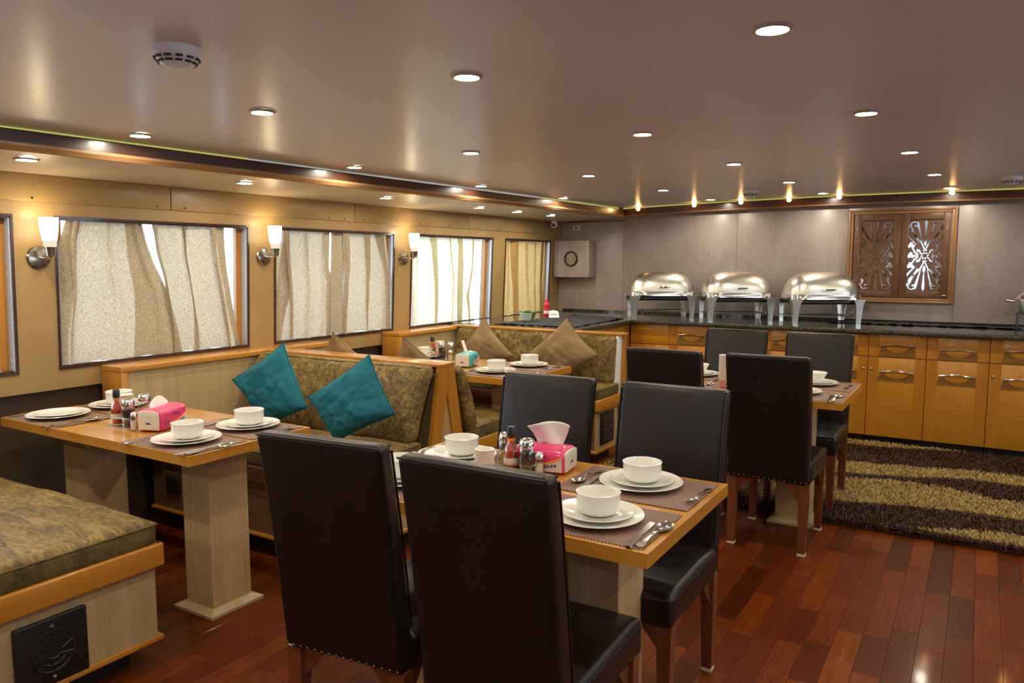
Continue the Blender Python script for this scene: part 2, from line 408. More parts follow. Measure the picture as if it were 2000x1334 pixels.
# ceiling (cambered), soffit, beam, back trim
g = G(); xs = [-3.55 + (XR + .1 + 3.55) * i / 40 for i in range(41)]
for j in range(40):
    a, b = xs[j], xs[j + 1]
    g.add([(a, Y0, CZ(a)), (b, Y0, CZ(b)), (b, YB + .1, CZ(b)), (a, YB + .1, CZ(a)), (a, Y0, 2.15), (b, Y0, 2.15), (b, YB + .1, 2.15), (a, YB + .1, 2.15)],
          [(0, 3, 2, 1), (4, 5, 6, 7)])
ceil_o = struct(g.obj('ceiling', 'ceiling', fix=False))
SZ = 1.866
def BX(y): return -3.315 + .033 * (y - 1.4)      # beam line drifts inward towards the back
def SZ_(x): return 1.864 + .05 * (x + 3.88)
g = G(); yy = [Y0 + (YB + .1 - Y0) * i / 8 for i in range(9)]
for a, b in zip(yy, yy[1:]):
    xa, xb = BX(a) - .02, BX(b) - .02
    g.add([(-4.2, a, SZ_(-4.2)), (xa, a, SZ_(xa)), (xb, b, SZ_(xb)), (-4.2, b, SZ_(-4.2)), (-4.2, a, SZ_(-4.2) + .02), (xa - .06, a, SZ_(xa) + .02), (xb - .06, b, SZ_(xb) + .02), (-4.2, b, SZ_(-4.2) + .02)], [(0, 3, 2, 1), (4, 5, 6, 7), (1, 2, 6, 5)])
struct(g.obj('trim_1', plain('soffit_paint', (.66, .58, .46), .4, 0, .3), smooth=False))
SH = lambda x, y, z: (x + BX(y), y, z)
bo = struct(G().prism([(0, 1.925), (0, 1.970), (-.010, 1.976), (-.07, 1.976), (-.07, 1.925)], 'y', Y0, 7.28, SH).obj('trim_2', 'maho'))
G().prism([(.003, 1.924), (.003, 1.912), (-.012, 1.893), (-.07, 1.893), (-.07, 1.924)], 'y', Y0, 7.28, SH).obj('lower_moulding', 'mahol', bo, 'lighter brown lower moulding')
g = G().box(-.036, -.030, Y0, 2.75, 1.977, 1.990, SH); g.box(-.036, -.030, 5.7, 7.2, 1.977, 1.988, SH)
g.obj('led_strip', 'led', bo, 'yellow-green light strip above the beam')
g = G(); gt = G(); gl = G()
xs = [-3.14 + (XR + 3.14) * i / 24 for i in range(25)]
for j in range(24):
    a, b = xs[j], xs[j + 1]
    for gg, y0, y1, t, bt in ((g, 7.27, YB + .02, -.018, -.078), (gt, 7.255, YB + .02, -.078, -.09), (gl, 7.29, 7.30, -.012, -.003)):
        v = [(a, y0, CZ(a) + bt), (b, y0, CZ(b) + bt), (b, y1, CZ(b) + bt), (a, y1, CZ(a) + bt), (a, y0, CZ(a) + t), (b, y0, CZ(b) + t), (b, y1, CZ(b) + t), (a, y1, CZ(a) + t)]
        gg.add(v, [(0, 3, 2, 1), (4, 5, 6, 7), (0, 1, 5, 4), (2, 3, 7, 6)])
bt = struct(g.obj('trim_3', 'mahox'))
gt.obj('lower_moulding', 'shframe', bt, 'thin orange-brown lower moulding'); gl.obj('led_strip', 'led', bt, 'yellow-green light strip above the trim')

# left wall with window openings (leaning frame)
WIN = [(-.60, .50), (.72, 1.850), (2.063, 3.209), (3.433, 4.593), (4.82, 5.993), (6.23, 7.113)]
ZB, ZT = .922, 1.66
g = G(); T = -.12
edges = [Y0] + [q for w in WIN for q in w] + [YB + .1]
for i in range(0, len(edges), 2): g.box(T, 0, edges[i], edges[i + 1], ZB, ZT, LW)
g.box(T, 0, Y0, YB + .1, ZT, 1.95, LW); g.box(T, 0, Y0, YB + .1, .812, ZB, LW)
wl = struct(g.obj('wall_left', 'wall'))
g = G().box(T, -.03, Y0, YB + .1, -.02, .812, LW); g.obj('lower_wall', 'dark_wall', wl, 'dark recessed wall below the windows')
seams = [Y0, -.6, .75, 2.685, 4.15, 5.6, YB]
for a, b in zip(seams, seams[1:]):
    G().soft(.0, .009, a + .002, b - .002, 1.735, SZ - .003, .003, 1, f=LW).obj('panel', 'wall', wl)
# screws in the frieze
g = G()
for yy in [1.95, 2.60, 2.77, 3.9, 4.05, 4.25, 4.9, 5.3, 6.1]:
    g.lathe([(.006, 0), (.006, .0015), (0, .002)], 8, (0, 0, 0), lambda x, y, z, yy=yy: LW(.009 + z, yy + x, 1.752 + y))
g.obj('screw', 'black', wl, 'dark screw heads along the frieze')['kind'] = 'stuff'

def window(n, y0, y1, curt=True):
    g = G(); e = .012
    for (a, b, c, d) in ((y0 - e, y0, ZB - e, ZT + e), (y1, y1 + e, ZB - e, ZT + e), (y0, y1, ZB - e, ZB), (y0, y1, ZT, ZT + e)):
        g.box(-.01, .006, a, b, c, d, LW)
    w = struct(g.obj('window_%d' % n, 'winedge'))
    G().box(-.10, -.002, y1 - .006, y1 + .001, ZB, ZT, LW).box(-.10, -.002, y0 - .001, y0 + .006, ZB, ZT, LW).obj('reveal', 'reveal', w, 'pale window reveal')
    G().box(-.115, -.002, y0, y1, ZB - .001, ZB + .008, LW).box(-.115, -.002, y0, y1, ZT - .008, ZT + .001, LW).obj('sill', 'winedge', w, 'narrow dark sill and head lining')
    for a, b in ((y0 + .006, y0 + .046), (y1 - .046, y1 - .006)):
        G().box(-.075, -.048, a, b, ZB + .008, ZT - .008, LW).obj('stile', 'orangez', w, 'orange wooden window stile')
    G().box(-.0625, -.0605, y0 + .04, y1 - .04, ZB + .008, ZT - .008, LW).obj('pane', 'glass', w)
    return w
for i, (a, b) in enumerate(WIN): window(i + 1, a, b)

od = struct(G().box(-5.5, -4.14, Y0, 9, -.1, 0).obj('light_blocker_floor', plain('blocker_floor_grey', (.45, .45, .44), .6)))  # unseen floor outside, added to limit the light reaching the curtains
struct(G().box(-5.5, -4.12, Y0, 4.75, 2.05, 2.12).obj('light_blocker_roof', plain('blocker_roof_grey', (.70, .70, .68), .6)))  # unseen roof added to shade the nearer curtains, ends before the third lamp-side window
struct(G().box(-5.5, -5.42, Y0, 9, 0, .95).obj('light_blocker_wall', plain('blocker_wall_grey', (.72, .73, .72), .5)))  # unseen outside wall added to cut low light, so curtain folds shade
def curtain(label, rows, mat, seed, folds, laps=(), amp=.020, grp='linen curtains at the left wall windows'):
    """rows: (z, y_left, y_right) from top to bottom"""
    rnd = random.Random(seed); ph = [rnd.random() * 6 for _ in range(6)]
    def edge(z, k):
        for (a, b) in zip(rows, rows[1:]):
            if a[0] >= z >= b[0]:
                t = (a[0] - z) / (a[0] - b[0])
                return a[k] + (b[k] - a[k]) * t
        return rows[-1][k]
    zt, zb = rows[0][0], rows[-1][0]
    am = [.55 + .9 * rnd.random() for _ in range(12)]
    def P(u, v):
        z = zt + (zb - zt) * v; yl, yr = edge(z, 1), edge(z, 2); w = yr - yl
        th = 2 * pi * folds * u + ph[2] + .5 * sin(2.2 * v + ph[1]) + .35 * sin(5 * u + 3 * v + ph[5])
        k = (th / (2 * pi)) % 10; i = int(k); fr = k - i; A = am[i] * (1 - fr) + am[i + 1] * fr
        env = min(1, u * 7) * min(1, (1 - u) * 7)
        B = (.020 + .010 * (1 - v)) / max(.2, w) * A * A * env * (3 / folds) * 1.4
        d = amp * A * cos(th) * (.7 + .5 * v) + .3 * amp * sin(folds * 4.3 * pi * u + ph[3] + 1.5 * v)
        d += .0045 * (1 - v) ** 5 * sin(folds * 11 * pi * u) + .008 * noise.noise((u * 5, v * 4, seed)) + .0035 * noise.noise((u * 14, v * 5, seed)) + .0015 * noise.noise((u * 34, v * 9, seed))
        zz = z + (.007 * sin(folds * 2 * pi * u + ph[4]) if v > .97 else 0) + (.003 * sin(folds * 11 * pi * u) if v < .03 else 0)
        d = .026 * math.tanh(d / .026)
        return LW(-.022 + d, yl + w * (u - B * sin(th)) - .016, zz)
    g = G().grid(P, 150, 40)
    for (a0, a1, b0, b1) in laps:      # cloth folded back behind itself
        def Q(u, v):
            lo = a0 + (b0 - a0) * v; hi = a1 + (b1 - a1) * v; x, y, z = P(lo + (hi - lo) * u, v)
            return (x - .004 - .004 * sin(pi * u), y, z)
        g.grid(Q, 24, 24)
    o = g.obj('curtain', mat, smooth=True, fix=False)
    return tag(o, label, 'curtain', grp)
curtain('left linen curtain of the large window beside the first wall lamp', [(1.659, 2.14, 2.545), (1.55, 2.105, 2.575), (1.43, 2.09, 2.62), (1.28, 2.09, 2.70), (1.1, 2.07, 2.75), (.925, 2.07, 2.78)], 'curtain', 1, 2.6, [(.74, .99, .60, .99), (.0, .10, .0, .05)])
curtain('right linen curtain of the large window beside the first wall lamp', [(1.659, 2.606, 3.075), (1.5, 2.63, 3.085), (1.38, 2.665, 3.105), (1.2, 2.70, 3.14), (1.05, 2.72, 3.17), (.925, 2.72, 3.20)], 'curtain', 2, 2.4, [(.40, .55, .22, .30), (.0, .16, .0, .06), (.93, 1, .94, 1)])
curtain('left linen curtain of the second large window, right of the second wall lamp', [(1.659, 3.46, 3.966), (1.4, 3.47, 3.966), (1.33, 3.47, 3.99), (1.1, 3.47, 3.99), (.925, 3.47, 3.99)], 'curtain', 3, 3.2, [(.80, .99, .90, .99), (.10, .22, .0, .10)])
curtain('right linen curtain of the second large window, right of the second wall lamp', [(1.659, 3.980, 4.53), (1.4, 3.982, 4.585), (1.3, 3.965, 4.60), (.925, 3.955, 4.595)], 'curtain', 4, 2.6, [(.0, .10, .0, .14), (.80, .92, .93, 1)])
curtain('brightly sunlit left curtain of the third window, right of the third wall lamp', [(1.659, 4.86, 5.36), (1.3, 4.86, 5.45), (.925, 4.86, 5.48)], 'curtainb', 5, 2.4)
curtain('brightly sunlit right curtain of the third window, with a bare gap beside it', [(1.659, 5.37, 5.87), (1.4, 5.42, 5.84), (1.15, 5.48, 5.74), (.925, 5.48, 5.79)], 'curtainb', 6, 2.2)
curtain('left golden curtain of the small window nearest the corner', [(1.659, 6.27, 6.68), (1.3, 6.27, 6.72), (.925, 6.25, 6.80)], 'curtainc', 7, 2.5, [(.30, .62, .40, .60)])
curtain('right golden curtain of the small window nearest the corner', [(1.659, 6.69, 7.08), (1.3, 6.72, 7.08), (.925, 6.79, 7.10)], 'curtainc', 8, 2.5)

# back wall: backing with panels, frieze board
bw = struct(G().box(-4.2, XR + .1, YB + .006, YB + .12, -.02, 2.15).obj('wall_back', 'dark_wall'))
px = [-3.96, -3.165, -2.0, -1.03, -.19, 1.03, 2.25, XR + .1]
for a, b in zip(px, px[1:]):
    G().soft(a + .0008, b - .0008, YB, YB + .012, .85, 2.05, .0015, 1).obj('panel', 'wallb', bw)
g = G(); r = .03
poly = [(-3.95, 1.733), (-3.18 - r, 1.748)] + [(-3.18 - r + r * sin(t * pi / 8), 1.748 + r - r * cos(t * pi / 8)) for t in range(1, 5)] + [(-3.18, SZ + .004), (-3.95, SZ + .002)]
g.prism(poly, 'y', YB - .009, YB + .002).obj('frieze_board', 'wallb', bw, 'frieze board with a rounded lower corner')
G().prism([(-3.9, SZ - .006), (-3.15, SZ - .006), (-3.15, SZ + .006), (-3.9, SZ + .006)], 'y', YB - .016, YB).obj('corner_bead', 'mahox', bw)
# right and rear walls (behind and beside the camera) with window openings for daylight
def holed(name, lo, hi, holes, z0, z1, fixed, axis):
    g = G(); cuts = [lo] + [q for h in holes for q in h] + [hi]; a, b = fixed
    def bx(u0, u1, v0, v1):
        if axis == 'x': g.box(a, b, u0, u1, v0, v1)
        else: g.box(u0, u1, a, b, v0, v1)
    for i in range(0, len(cuts), 2): bx(cuts[i], cuts[i + 1], -.02, 2.15)
    for h in holes: bx(h[0], h[1], -.02, z0); bx(h[0], h[1], z1, 2.15)
    return struct(g.obj(name, 'wall'))
RW = [(.5, 1.8), (2.9, 4.1), (5.0, 6.1)]  # nearest opening is an unseen addition, brings more daylight to the ceiling
holed('wall_right', Y0, YB + .1, RW, ZB, ZT, (XR, XR + .12), 'x')
holed('wall_rear', -4.2, XR, [(-1.40, -.90)], ZB, 1.8, (Y0 - .12, Y0), 'y')
def plain_window(n, x0, x1, y0, y1, z0, z1):
    ax = 'x' if x1 - x0 < .2 else 'y'; g = G(); e = .03
    if ax == 'x':
        for a, b, c, d in ((y0, y0 + e, z0, z1), (y1 - e, y1, z0, z1), (y0, y1, z0, z0 + e), (y0, y1, z1 - e, z1)): g.box(x0 - .01, x1, a, b, c, d)
    else:
        for a, b, c, d in ((x0, x0 + e, z0, z1), (x1 - e, x1, z0, z1), (x0, x1, z0, z0 + e), (x0, x1, z1 - e, z1)): g.box(a, b, y0, y1 + .01, c, d)
    w = struct(g.obj('window_%d' % n, 'winedge'))
    if ax == 'x': G().box(x0 + .05, x0 + .052, y0, y1, z0, z1).obj('pane', 'glass', w)
    else: G().box(x0, x1, y0 + .05, y0 + .052, z0, z1).obj('pane', 'glass', w)
n = 7
for a, b in RW: plain_window(n, XR, XR + .1, a, b, ZB, ZT); n += 1
for a, b in [(-1.40, -.90)]: plain_window(n, a, b, Y0 - .11, Y0, ZB, 1.8); n += 1

# ------------------------------------------------------------------ lights in the ceiling
dl = thing('downlight', '', 'ceiling light')
G().lathe([(.037, .0), (.037, -.004), (.040, -.008), (.047, -.006), (.052, 0)], 28, cap=False).obj('ring', 'ring', dl)
G().lathe([(0, -.0035), (.037, -.0035)], 28, cap=False).obj('diffuser', 'lamp', dl)
cols = [(-.45, 'column nearest the shutters'), (-1.42, 'second column from the right'), (-2.38, 'third column from the right'), (-3.2 + .12, 'column beside the beam')]
rows = [2.03, 3.34, 4.63, 5.88, 6.98]
rn = ['nearest row', 'second row', 'third row', 'fourth row', 'row nearest the back wall']
cn = ['rightmost', 'second from the right', 'third from the right', 'leftmost, beside the beam,']
cx_ = [-.48, -1.41, -2.35, -3.12]
for j, y in enumerate(rows):
    for i, x in enumerate(cx_):
        if j == 4 and i == 3: continue
        x += (.045, .045, .04, .008)[i] * (y - 2.03)
        place(dl, 'round recessed ceiling downlight, %s in the %s' % (cn[i], rn[j]), (x, y, CZ(x)), 0, 'round downlights in the main ceiling')
for y in (.75, -.6):
    for x in cx_ + [.6, 1.6]:
        place(dl, 'downlight behind the view, %s, %s across' % ('first row back' if y > 0 else 'second row back', ('first', 'second', 'third', 'fourth', 'fifth', 'sixth')[(cx_ + [.6, 1.6]).index(x)]), (x, y, CZ(x)), 0, 'downlights behind the view')
for y in rows[:4]:
    for x in (.6, 1.6): place(dl, 'downlight right of the view, %s, %s' % ('nearer column' if x < 1 else 'farther column', rn[rows.index(y)]), (x, y, CZ(x)), 0, 'downlights right of the view')
son = ['nearest of the row', 'second nearest of the row', 'third nearest of the row', 'fourth of the row', 'fifth of the row', 'last one before the corner camera']
for i, y in enumerate((1.74, 2.87, 4.04, 5.17, 5.76, 6.37)):
    place(dl, 'small round downlight in the lower side ceiling, ' + son[i], (-3.48, y, SZ_(-3.48)), 0, 'downlights in the lower side ceiling')
place(dl, 'small round downlight in the lower side ceiling above the nearest bench', (-3.48, .6, SZ_(-3.48)), 0, 'downlights in the lower side ceiling')
# warm halogen bulbs on the back trim
hb = thing('halogen_spot', '', 'spotlight')
G().lathe([(.020, 0), (.026, 0), (.027, .008), (.020, .010)], 18, f=lambda x, y, z: (x, -z, y), cap=False).obj('bezel', 'nickel', hb)
G().lathe([(.0, .018), (.012, .016), (.020, .009), (.020, 0)], 18, f=lambda x, y, z: (x, -z, y)).obj('bulb', 'bulb', hb)
hn = ['leftmost, in the corner by the beam', 'second from the left', 'third from the left', 'fourth from the left', 'just left of the carved shutters', 'at the right end of the carved shutters', 'rightmost, at the picture edge']
for i, x in enumerate((-2.97, -2.395, -1.95, -1.52, -1.10, -.245, .33)):
    place(hb, 'small warm halogen spot on the back trim, ' + hn[i], (x, 7.268, CZ(x) - .022), 0, 'halogen spots along the back trim')
# smoke detectors
sd = thing('smoke_detector', '', 'smoke detector')
G().lathe([(.062, 0), (.063, -.010), (.060, -.024), (.050, -.036)], 36).obj('base', 'plaster', sd)
G().lathe([(.050, -.036), (.043, -.045), (.028, -.051), (.012, -.055), (0, -.056)], 36).obj('cap', 'plaster', sd)
g = G()
for k in range(12):
    a = k * pi / 6
    for zz, rr in ((-.031, .0555), (-.041, .0475)):
        g.soft(-.009, .009, -.004, .004, -.0028, .0028, .001, 1, f=lambda x, y, z, a=a, zz=zz, rr=rr: ((rr + y) * cos(a) - x * sin(a), (rr + y) * sin(a) + x * cos(a), zz + z))
g.obj('slot', 'black', sd, 'dark sensing slots')['kind'] = 'stuff'
place(sd, 'white smoke detector on the ceiling near the beam, closest to the viewer', (-1.885, 1.345, CZ(-1.885)), 0, 'smoke detectors')
place(sd, 'white smoke detector above the chafing dishes', (-1.645, 6.41, CZ(-1.645)), 0, 'smoke detectors')
place(sd, 'white smoke detector at the far right of the ceiling', (.14, 6.33, CZ(.14)), 0, 'smoke detectors')

# wall lamps
sc = thing('wall_lamp', '', 'wall lamp')
tr = lambda x, y, z: (z, x, y)
G().lathe([(.056, -.02), (.056, .006), (.050, .013), (.020, .018), (0, .019)], 32, f=tr).obj('wall_plate', 'nickel', sc)
G().tube([(.015, 0, -.002), (.05, 0, -.006), (.09, 0, -.004), (.112, 0, .004)], [.008, .006, .006, .009], 10).obj('arm', 'chrome', sc)
G().lathe([(.012, .0), (.020, .006), (.022, .03), (.026, .05)], 20, (.112, 0, 0)).obj('cup', 'nickel', sc)
sh = G().lathe([(.030, .078), (.037, .115), (.0405, .15), (.042, .188), (.039, .188), (.037, .15), (.033, .115), (.027, .078)], 32, (.112, 0, 0), cap=False).obj('shade', 'shade', sc, 'glowing frosted glass shade')
G().lathe([(.022, .046), (.027, .05), (.0302, .078), (.027, .078), (.024, .056)], 32, (.112, 0, 0)).obj('shade_base', 'shade2', sh, 'dimmer lower rim of the shade')
lp = [(1.972, 1.470, 'frosted glass wall lamp left of the first large curtained window'), (3.335, 1.483, 'frosted glass wall lamp between the first and second curtained windows'), (4.715, 1.480, 'frosted glass wall lamp between the second and third curtained windows')]
for y, z, lab in lp:
    place(sc, lab, (WX(z), y, z), 0, 'wall lamps between the windows')
    li = bpy.data.lights.new('lamp_glow', 'POINT'); li.energy = .9; li.color = (1, .76, .42); li.shadow_soft_size = .025
    lo = bpy.data.objects.new('lamp_glow', li); COL.objects.link(lo); lo.location = (WX(z) + .112, y, z + .185)

# security camera, sign, loudspeaker
cc = thing('security_camera', 'white dome security camera under the low ceiling in the corner', 'security camera', (-3.80, 7.03, SZ))
G().lathe([(.032, 0), (.032, -.014), (.024, -.02)], 24).obj('mount', 'plaster', cc)
bl = G().lathe([(0, -.072), (.02, -.068), (.034, -.052), (.036, -.036), (.030, -.018), (.018, -.012)], 24).obj('ball', 'plaster', cc)
G().lathe([(.017, -.006), (.017, .004), (0, .006)], 20, f=lambda x, y, z: (.012 + x * .9 + z * .42, -.030 - z * .8 + x * .3, -.042 + y)).obj('lens', 'black', bl, 'black lens disc')
sg = thing('camera_sign', 'small white sign with a security camera pictogram on the frieze', 'sign', (-3.695, YB - .0095, 1.807))
G().box(-.043, .043, -.002, 0, -.026, .026).obj('sign_plate', 'plaster', sg)
g = G(); g.prism([(-.022, .014), (.012, .006), (.012, -.006), (-.022, .000)], 'y', -.003, -.002); g.prism([(.014, .006), (.028, .000), (.014, -.006)], 'y', -.003, -.002)
g.prism([(-.010, -.002), (-.004, -.004), (-.012, -.018), (-.026, -.018), (-.026, -.013), (-.014, -.013)], 'y', -.003, -.002)
g.obj('pictogram', 'black', sg, 'black camera pictogram')
sp = thing('wall_speaker', 'square wooden wall speaker with a round grille in the corner', 'speaker', (-3.675, YB - .001, 1.478))
G().soft(-.205, .205, -.17, .0, -.19, .19, .003, 1).obj('cabinet', 'wallb', sp)
tf = lambda x, y, z: (.0 + x, -.17 - z, y)
gr = G().lathe([(.078, 0), (.081, .006), (.076, .010), (.066, .008), (.066, 0)], 36, f=tf).obj('speaker_ring', 'black', sp, 'black round speaker ring')
G().lathe([(.066, .004), (.03, .007), (0, .008)], 32, f=tf, cap=False).obj('grille', 'darksteel', gr)
g = G()
for i in range(-6, 7):
    for j in range(-6, 7):
        x, y = i * .0098 + (j % 2) * .0049, j * .0098
        if .013 < math.hypot(x, y) < .061: g.lathe([(.0030, .006), (.0036, .0095), (.0014, .010)], 6, (x, y, 0), tf)
g.lathe([(.011, .006), (.010, .012), (0, .014)], 16, f=tf)
g.obj('grille_mesh', 'chrome', gr, 'silvery grille studs')['kind'] = 'stuff'

# ------------------------------------------------------------------ carved shutters
sx = thing('carved_shutters', 'carved wooden wall shutters with mirrored floral inlay above the counter', 'shutters', (0, YB, 0))
def frame(g, x0, x1, z0, z1, w, y0, y1, r=.004):
    g.soft(x0, x0 + w, y0, y1, z0, z1, r, 2); g.soft(x1 - w, x1, y0, y1, z0, z1, r, 2)
    g.soft(x0 + w, x1 - w, y0, y1, z0, z0 + w, r, 2); g.soft(x0 + w, x1 - w, y0, y1, z1 - w, z1, r, 2)
g = G(); frame(g, -1.022, -.195, 1.098, 1.897, .018, -.034, .0, .006); frame(g, -1.006, -.211, 1.114, 1.881, .024, -.024, .0, .004)
g.obj('outer_frame', 'shframe', sx, 'orange-brown moulded outer frame')
def shutter(x0, x1, z0, z1):
    g = G(); w = .055
    frame(g, x0, x1, z0, z1, w, -.018, .004, .003); g.box(x0 + .02, x1 - .02, -.006, .002, z0 + .02, z1 - .02)
    d = g.obj('shutter_door', 'shutter', sx)
    cx, cz = (x0 + x1) / 2, (z0 + z1) / 2; S = (z1 - z0 - 2 * w) / 2 / .300
    YI = -.0065
    def blob(pts, wid):     # tapered flat stroke
        m = G(); n = len(pts)
        lf, rt = [], []
        for i, p in enumerate(pts):
            a = Vector(pts[max(0, i - 1)]); b = Vector(pts[min(n - 1, i + 1)]); t = (b - a).normalized(); nn = Vector((-t.y, t.x))
            lf.append(Vector(p) + nn * wid[i]); rt.append(Vector(p) - nn * wid[i])
        for i in range(n - 1):
            q = [lf[i], lf[i + 1], rt[i + 1], rt[i]]
            m.prism([(cx + p.x * S, cz + p.y * S) for p in q], 'y', YI - .003, YI + .001)
        return m
    def ap(m, o): o.add(m.V, m.F)
    parts = []
    for sgn in (1, -1):
        for k in range(-3, 4):                                    # fan petals
            a = k * .235; o = G(); R0, R1 = .105, .205 + .075 * cos(a)
            ap(blob([(sin(a) * (R0 + (R1 - R0) * t), sgn * (-.0 + .012 + cos(a) * (R0 + (R1 - R0) * t))) for t in (0, .25, .5, .75, .92, 1)], [.002, .0035, .006, .0095, .0095, .004]), o); parts.append(o)
        o = G(); ap(blob([(0, sgn * t) for t in (.082, .10, .125, .15)], [.001, .010, .009, .001]), o); parts.append(o)
        for sd_ in (1, -1):                                       # scroll horn
            o = G(); pts = [(.004, .055), (.03, .11), (.07, .155), (.108, .20), (.118, .24), (.108, .274), (.085, .284), (.066, .268), (.070, .248), (.086, .250)]
            ap(blob([(sd_ * p[0], sgn * p[1]) for p in pts], [.004, .0045, .005, .0045, .0035, .003, .0035, .004, .0055, .0045]), o); parts.append(o)
    for sd_ in (1, -1):                                           # clover twigs
        for tz in (-.085, 0.0, .085):
            o = G(); ap(blob([(sd_ * .05, tz * .1), (sd_ * .075, tz * .35), (sd_ * .095, tz * .8)], [.006, .005, .004]), o)
            for dx, dz in ((0, .016), (-.014, -.004), (.014, -.004)):
                for _ in (0,):
                    n_ = 10; o.prism([(cx + (sd_ * .105 + dx + .0135 * cos(2 * pi * q / n_)) * S, cz + (tz + dz + .0135 * sin(2 * pi * q / n_)) * S) for q in range(n_)], 'y', YI - .0035, YI + .001)
            parts.append(o)
        for tz in (-.042, .042):
            o = G(); ap(blob([(sd_ * .03, tz * .4), (sd_ * .042, tz), (sd_ * .056, tz * 1.15), (sd_ * .056, tz * .8)], [.003, .007, .008, .004]), o); parts.append(o)
    o = G()
    for k in range(8):
        a = k * pi / 4 + .2; ap(blob([(.017 * cos(a), .017 * sin(a)), (.030 * cos(a), .030 * sin(a))], [.0035, .0055]), o)
    parts.append(o)
    for tz in (-.045, .045):
        o = G(); ap(blob([(-.015, tz), (.015, tz)], [.004, .004]), o); parts.append(o)
    for o in parts: o.obj('mirror_inlay', 'mirror', d, smooth=False)
    return d
shutter(-.975, -.607, 1.142, 1.857); s2 = shutter(-.603, -.240, 1.142, 1.857)
G().lathe([(.012, 0), (.012, .008), (.007, .016), (0, .018)], 16, f=lambda x, y, z: (-.262 + x * 1.6, -.018 - z, 1.166 + y)).obj('latch', 'nickel', sx, 'small dark metal latch')

# ------------------------------------------------------------------ counter and cabinets
ZC = .925
ct = thing('counter_top', 'black granite L-shaped worktop along back and left walls', 'counter')
poly = [(XW + .012, 5.33), (-2.69, 5.33), (-2.69, 6.50), (XR - .02, 6.50), (XR - .02, YB - .002), (XW + .004, YB - .002)]
g = G().prism(poly, 'z', ZC - .012, ZC); g.obj('slab', 'granite', ct, smooth=False)
g = G(); g.soft(-2.688, XR - .05, 6.494, 6.53, ZC - .030, ZC - .002, .006, 2); g.soft(-2.72, -2.684, 5.325, 6.505, ZC - .030, ZC - .002, .006, 2)
g.obj('front_edge', 'granite_edge', ct, 'speckled chipped granite front edge')
G().box(-3.85, XR - .05, YB - .022, YB - .002, ZC, ZC + .022).obj('back_splash', 'granite', ct)
FX = [-2.74, -2.365, -1.957, -1.547, -1.140, -.730, -.326, .081, .488, .895, 1.30, 1.71]
YF = 6.56
def handle(g, cx, z, w=.115, y=0):
    pts = []
    for i in range(13):
        t = i / 12 * 2 - 1; pts.append((cx + w * t, y - .018 - .010 * (1 - t * t), z + .006 * cos(3.2 * t) - .004))
    g.tube(pts, [.0045 + .0028 * abs(sin(3 * (i / 12 * 2 - 1))) for i in range(13)], 8)
    for s in (-1, 1): g.tube([(cx + s * w * .96, y, z - .004), (cx + s * w * .96, y - .02, z - .004)], .004, 6)
def cabinet(i, x0, x1, label, lock, handles=True):
    c = thing('base_cabinet', label, 'cabinet', (x0, YF, 0), 0, 'cherry cabinets under the back counter'); w = x1 - x0
    G().box(.0015, w - .0015, .022, .76, .075, .894).obj('carcass', 'cabz', c)
    G().box(0.001, w - .001, .06, .74, .001, .075).obj('plinth', 'kick', c, 'black recessed plinth')
    if i == 0:
        G().soft(.002, w - .002, 0, .02, .085, .70, .002, 1).obj('blank_panel', 'cab', c); G().soft(.002, w - .002, 0, .02, .705, .892, .002, 1).obj('blank_panel', 'cab', c); return
    rail = .892 if i % 2 else .878
    dr = G().soft(.002, w - .002, 0, .02, .712, rail, .002, 1).obj('drawer', 'cab', c)
    do = G().soft(.002, w - .002, 0, .02, .082, .706, .002, 1).obj('door', 'cab', c)
    for par, z0, z1 in ((dr, .713, rail - .001), (do, .083, .705)):
        for a, b in ((.003, .075), (w - .075, w - .003)): G().box(a, b, -.0012, .001, z0, z1).obj('side_stile', 'cabz', par)
        if not handles: continue
        zt = z1 - (.085 if par is dr else .105); zb = (z0 + .004) if par is dr else zt - .080
        a, b = .075, w - .075
        g = G().prism([(a + .02, zt), (b - .005, zt), (b, zb), (a - .005, zb)], 'y', -.0022, .001); g.obj('dark_inlay', 'cabd', par, 'darker trapezoid inlay under the handle')
        n = 14; cx = w / 2; rr = .085
        sag = .055
        pts = [(cx - rr * cos(pi * k / n), zt - .001 - sag * sin(pi * k / n)) for k in range(n + 1)]
        G().prism(pts, 'y', -.0035, 0).obj('half_moon_inlay', 'cab', par, 'half-moon inlay under the handle')
        g = G(); handle(g, cx, zt + .006, .115, -.001); g.obj('handle', 'chrome', par, 'chrome bow handle')
    if lock:
        lx = .03 if lock < 0 else w - .03
        G().lathe([(.011, -.001), (.011, .004), (.004, .006), (0, .003)], 14, f=lambda x, y, z: (lx + x, -z - .001, .612 + y)).obj('lock', 'nickel', do, 'small round lock')
cl = ['corner cabinet at the left end of the back counter', 'cherry cabinet below the first chafing dish', 'cherry cabinet behind the left far chair of the back table', 'cherry cabinet between the two far chairs of the back table',
      'cherry cabinet mostly hidden by the right far chair of the back table', 'cherry cabinet with lock left, just right of the back table', 'cherry cabinet second from the picture right edge', 'cherry cabinet cut off by the picture right edge']
for i in range(len(FX) - 1):
    lab = cl[i] if i < len(cl) else 'cherry cabinet beyond the picture right edge, number %s' % ('one', 'two', 'three')[i - len(cl)]
    cabinet(i, FX[i], FX[i + 1], lab, (0, 1, 0, 0, 1, -1, 0, -1, 1, -1, 1)[i])
ps = thing('side_cabinet', 'cherry cabinet body under the left arm of the granite counter', 'cabinet', (0, 0, 0))
G().box(-3.86, -2.76, 5.36, 6.58, .075, .894).obj('carcass', 'orangey', ps)
G().soft(-2.762, -2.742, 5.37, 6.55, .09, .892, .003, 1).obj('side_panel', 'orangey', ps)
G().box(-3.84, -2.80, 5.40, 6.56, .001, .075).obj('plinth', 'kick', ps)

